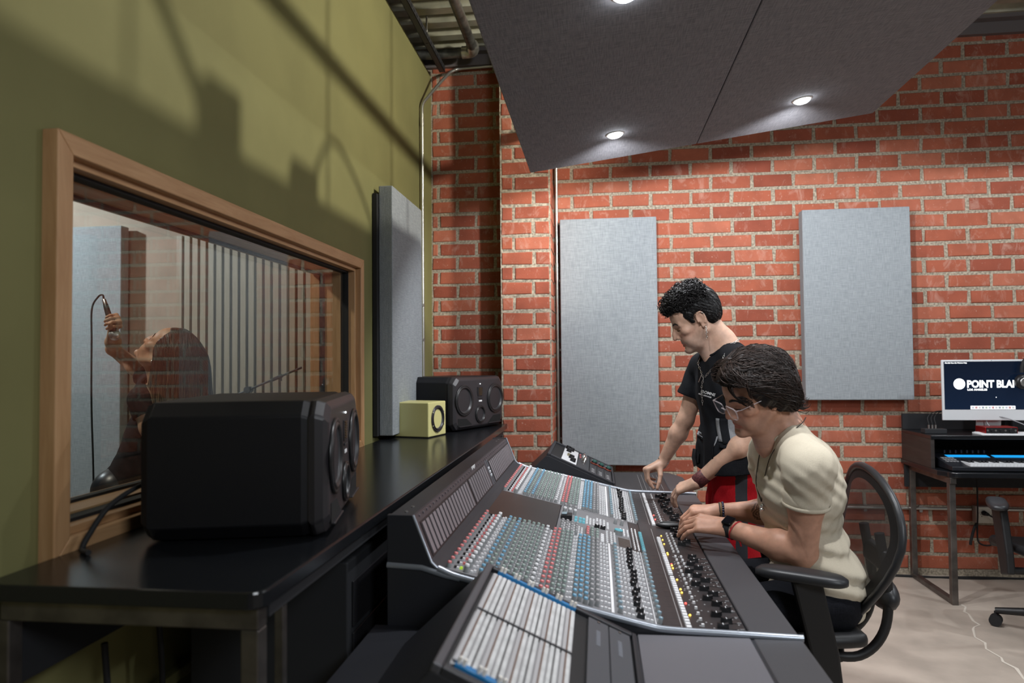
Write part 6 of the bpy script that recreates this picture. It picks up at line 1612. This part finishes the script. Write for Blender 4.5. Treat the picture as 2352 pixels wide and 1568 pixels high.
# ---------------------------------------------------------------- singer in the booth
PG = empty('person', (-2.10, 3.10, 0), 0, 'woman with long ombre hair singing in the booth, head thrown back and microphone raised', 'person')
H = A3(-2.037, 3.10, 1.459); Fm = hframe(9, -50, 3); sc = 1.05
pel, nk = A3(-2.25, 3.10, .84), A3(-2.03, 3.11, 1.305); shl, shr = A3(-2.075, 2.955, 1.230), A3(-2.205, 3.245, 1.315)
ell_, wrl = A3(-1.955, 2.925, .98), A3(-2.02, 2.905, .76); elr, wrr = A3(-2.470, 3.30, 1.485), A3(-2.335, 3.12, 1.595)
B = Shape(); W_ = head(B, H, Fm, sc, female=True, jaw=.9, nose=.96)
B.chain([W_(-.030, 0, -.045), W_(-.040, 0, -.10)*.5+nk*.5, nk-A3(0, 0, .03)], [.048, .046, .052], .03)
B.cone(W_(.01, 0, -.085), nk+A3(-.045, 0, -.04), .036, .040, .03)
TFs, at_ = torso(B, pel, nk, shl, shr, -.022, .95, .95)
arm(B, shl, ell_, wrl, .84); arm(B, shr, elr, wrr, .84)
hand(B, wrl, A3(-.06, .0, -.2), A3(-.1, -1, .0), 1, [(.4, .4, .3)]*4, sc=.94)
m_ = nrm(A3(-.32, 0, .95)); hd = nrm(A3(.75, -.55, .25)); hup = np.cross(m_, hd)
hand(B, wrr, hd, hup, -1, [(1.15, 1.25, .7), (1.2, 1.25, .7), (1.25, 1.25, .7), (1.3, 1.25, .7)], spread=(.05, .0, -.04, -.1), sc=.94, thumb=(.5, .5), tdir=(.75, .35, -.6))
V, Q = polygonise(B, .0036)
PZ(mesh_np('body', V, Q, skin_mat('skin_warm', (.50, .29, .19)), PG, cols=head_tint(V, H, Fm, sc, 0, (.80, .40, .42))), PG)
HAIRW = hair_mat('hair_ombre', (.014, .009, .007), (.42, .29, .17)); face_details(PG, W_, Fm, sc, HAIRW, LASH, 1.1, B)
for c in PG.children:
    if c.name.startswith(('eyebrow', 'eyelashes')): PZ(c, PG)
HM = Shape(); E = lambda p, r, k=.03: HM.ell(H+sc*(A3(*p)@Fm), [q*sc for q in r], Fm, k)
E((-.018, 0, .040), (.106, .086, .096)); E((-.070, 0, -.01), (.055, .075, .075))
def clip3(P, d):
    L = ((P-H)@Fm.T)/sc; return np.maximum.reduce([d, np.minimum(L[:, 0]-.050, .088-L[:, 2])*sc, np.minimum(L[:, 0]-.012, .0-L[:, 2])*sc, (-.085-L[:, 2])*sc])
V, Q = polygonise(HM, .004, clip3); PZ(mesh_np('hair', V, Q, HAIRW, PG, cols=np.zeros((len(V), 3))+.03), PG)
CO = Shape(); CO.p = list(HM.p); torso(CO, pel, nk, shl, shr, .004, .95, .95); CO.cone(shl, ell_, .05, .045, .02); CO.cone(W_(-.03, 0, -.06), nk, .052, .056, .02)
pts = scalp_points(HM, H, Fm, 1300, lambda L: (L[:, 2] > -.02) & (L[:, 0] < .050*sc) & (L[:, 0] > -.13))
L0 = ((pts-H)@Fm.T)/sc; side_ = np.sign(L0[:, 1]); ph = rng.uniform(0, 6.28, len(pts)); frontal = np.clip((L0[:, 0]-.005)/.045, 0, 1)
def field(P, i):
    L = ((P-H)@Fm.T)/sc; w = np.clip((i-1)/5, 0, 1); a = (np.stack([-.8+0*ph, side_*.75, -.15+0*ph], 1))@Fm; dn = np.stack([-.10*frontal+.07*np.sin(ph+i*.22), .10*side_*-1*(i < 14)+.05*np.cos(ph*1.7+i*.27), -1+0*ph], 1)
    v = a*(1-w)+dn*w; return v/np.linalg.norm(v, axis=1)[:, None]
paths = comb(CO, pts, field, 34, .0165, .003, settle=False)
ps, rs, ts = [], [], []
for i in range(len(paths)):
    q_ = paths[i]; frontlock = (q_[5:, 0] < -2.085)&(q_[5:, 2] > 1.14)
    if frontlock.any() and not (q_[12, 1] > 3.16 and rng.uniform() < .25): continue
    k = rng.integers(24, 35); P = paths[i][:k]; t = np.linspace(0, 1, k); ps.append(P); rs.append(.0021*(1-.55*t)); ts.append(np.clip((t-.30)*1.1+rng.normal()*.12, .02, 1))
tag(PZ(strands('hair_lengths', ps, rs, ts, HAIRW, PG), PG), kind='stuff')
TOPB = fabric('black_jersey', (.010, .009, .010), (.018, .016, .017), 500, .4)
G = Shape(); torso(G, pel+A3(0, 0, -.03), nk+A3(0, 0, -.06), shl, shr, .004, .97, 1.0)
SL = []
for s_, e_ in ((shl, ell_), (shr, elr)):
    x = Shape(); x.cone(s_, s_+(e_-s_)*.5, .056, .052, .03); SL.append((x, s_+(e_-s_)*.26, nrm(e_-s_)))
tee = PZ(garment('top', G, .0055, TOPB, PG, [('plane', A3(0, 0, .80), A3(0, 0, -1)), ('hole', nk+A3(-.03, 0, -.05), nrm(A3(-.45, 0, 1)), .070, .2)], wrinkle(31, [18, 30, 45], [.004, .003, .0015]), sleeves=SL), PG); bt = bvh_of(tee)
TEAL = mat('teal_print', (.10, .46, .36), .6, var=.35, vscale=26)
dv_ = nrm(A3(.60, .80, 0)); ev_ = A3(.80, -.60, 0); tc0 = A3(-2.19, 3.10, 0)-dv_*.5
def teal(s0, s1, z0, z1, sk=.0):
    c = lambda s_, z: tuple(tc0+ev_*s_+A3(0, 0, z)); PZ(patch('teal_print', bt, [c(s0, z1), c(s1, z1+sk), c(s1, z0+sk), c(s0, z0)], tuple(dv_), TEAL, PG, .004), PG)
teal(-.135, -.065, 1.06, 1.165, .02); teal(-.130, -.105, 1.175, 1.22, .02); teal(-.100, -.072, 1.235, 1.27, .03)
T_ = Shape(); T_.ell(pel+A3(0, 0, -.02), (.105, .160, .11), None, .04)
for s in (-1, 1):
    hp_ = pel+A3(.0, .085*s, -.02); kn = A3(-2.24, 3.10+.09*s, .47); an_ = A3(-2.13, 3.10+.10*s, .08)
    T_.cone(hp_, kn, .092, .062, .03); T_.cone(kn, an_, .062, .048, .03)
V, Q = polygonise(T_, .007, lambda P, d: np.maximum(d, .05-P[:, 2])); PZ(mesh_np('trousers', V, Q, mat('dark_vinyl', (.016, .018, .022), .35), PG), PG)
for s in (-1, 1):
    X_ = Shape(); yy = 3.10+.10*s; X_.cone(A3(-2.12, yy, .05), A3(-2.13, yy, .09), .040, .042, .02); X_.cone(A3(-2.13, yy, .045), A3(-2.27, yy-.01, .032), .040, .032, .03)
    V, Q = polygonise(X_, .007, lambda P, d: np.maximum(d, .004-P[:, 2])); PZ(mesh_np('shoe', V, Q, SHOE, PG), PG)
PZ(MB().tube([W_(-.006, .083, -.036)+A3(0, .0+.014*math.sin(t), -.016+.016*math.cos(t)) for t in np.linspace(0, 6.0, 14)], .0018, 6).build('earring', SILVER, PG), PG)
# microphone in the raised hand, its cable
mc = wrr+hd*.064-hup*.030; mo = empty('microphone', tuple(mc), 0, 'dark handheld microphone with silver grille held above the singer\'s mouth', 'microphone')
b = MB().lathe((0, 0, 0), tuple(m_), [(-.050, .0175), (-.03, .0165), (.06, .0125), (.088, .0115), (.092, .009)], 18); b.build('body', BLACK, mo)
b = MB().lathe((0, 0, 0), tuple(-m_), [(.048, .0185), (.052, .0235), (.062, .0255), (.074, .0245), (.084, .019), (.090, .008)], 20); b.build('grille', mat('mic_grille', (.55, .56, .58), .35, .8, var=.3, vscale=300), mo)
MB().lathe((0, 0, 0), tuple(m_), [(.088, .0105), (.115, .0085), (.118, .005)], 14).build('connector', STEEL, mo)
tl = mc+m_*.118
tag(MB().tube(smooth_path([tl, tl+m_*.02, tl+A3(-.045, .02, .012), tl+A3(-.085, .03, -.045), tl+A3(-.085, .03, -.20), tl+A3(-.075, .02, -.50), tl+A3(-.055, .01, -.80), tl+A3(-.05, .02, -1.2), A3(-2.42, 3.2, .02), A3(-2.9, 3.5, .008), A3(-3.4, 3.9, .008)], 8), .0042, 8).build('microphone_cable', BLKRUB), 'long black cable hanging from the singer\'s microphone to the booth floor', 'cable')
ms = empty('microphone_stand', (-2.06, 3.92, 0), 0, 'black boom microphone stand in the booth before the slat panel', 'stand')
MB().cyl((0, 0, .05), (0, 0, 1.245), .010, n=12).build('pole', BLACK, ms)
MB().tube([(-.30, 0, 1.13), (.33, 0, 1.378)], .0065, 8).build('boom', BLACK, ms); MB().cyl((-.33, 0, 1.118), (-.22, 0, 1.161), .016, n=12).build('counterweight', BLACK, ms)
MB().cyl((.0, -.022, 1.248), (.0, .022, 1.248), .020, n=14).build('clutch', BLKRUB, ms); MB().cyl((.15, 0, 1.307), (.21, 0, 1.331), .0105, n=12).build('collar', BLKRUB, ms); MB().cyl((.20, 0, 1.30), (.20, 0, 1.327), .008, n=10).build('knob', BLKRUB, ms)
for k in range(3):
    a = 2.1*k+.4; MB().tube([(0, 0, .16), (.30*math.cos(a), .30*math.sin(a), .012)], .008, 8).build('leg', BLACK, ms)
mu = empty('music_stand', (-2.14, 4.36, 0), 0, 'low music stand with a pale sheet in the booth behind the microphone stand', 'stand')
MB().cyl((0, 0, .04), (0, 0, 1.17), .012, n=12).build('pole', BLACK, mu); MB().box((-.19, -.13, 1.17), (.19, .13, 1.178)).build('tray', BLACK, mu, .002); MB().box((-.15, -.12, 1.179), (.14, .11, 1.182)).build('sheet', mat('cream_paper', (.62, .58, .40), .7), mu)
for k in range(3):
    a = 2.1*k; MB().tube([(0, 0, .14), (.24*math.cos(a), .24*math.sin(a), .012)], .009, 8).build('leg', BLACK, mu)
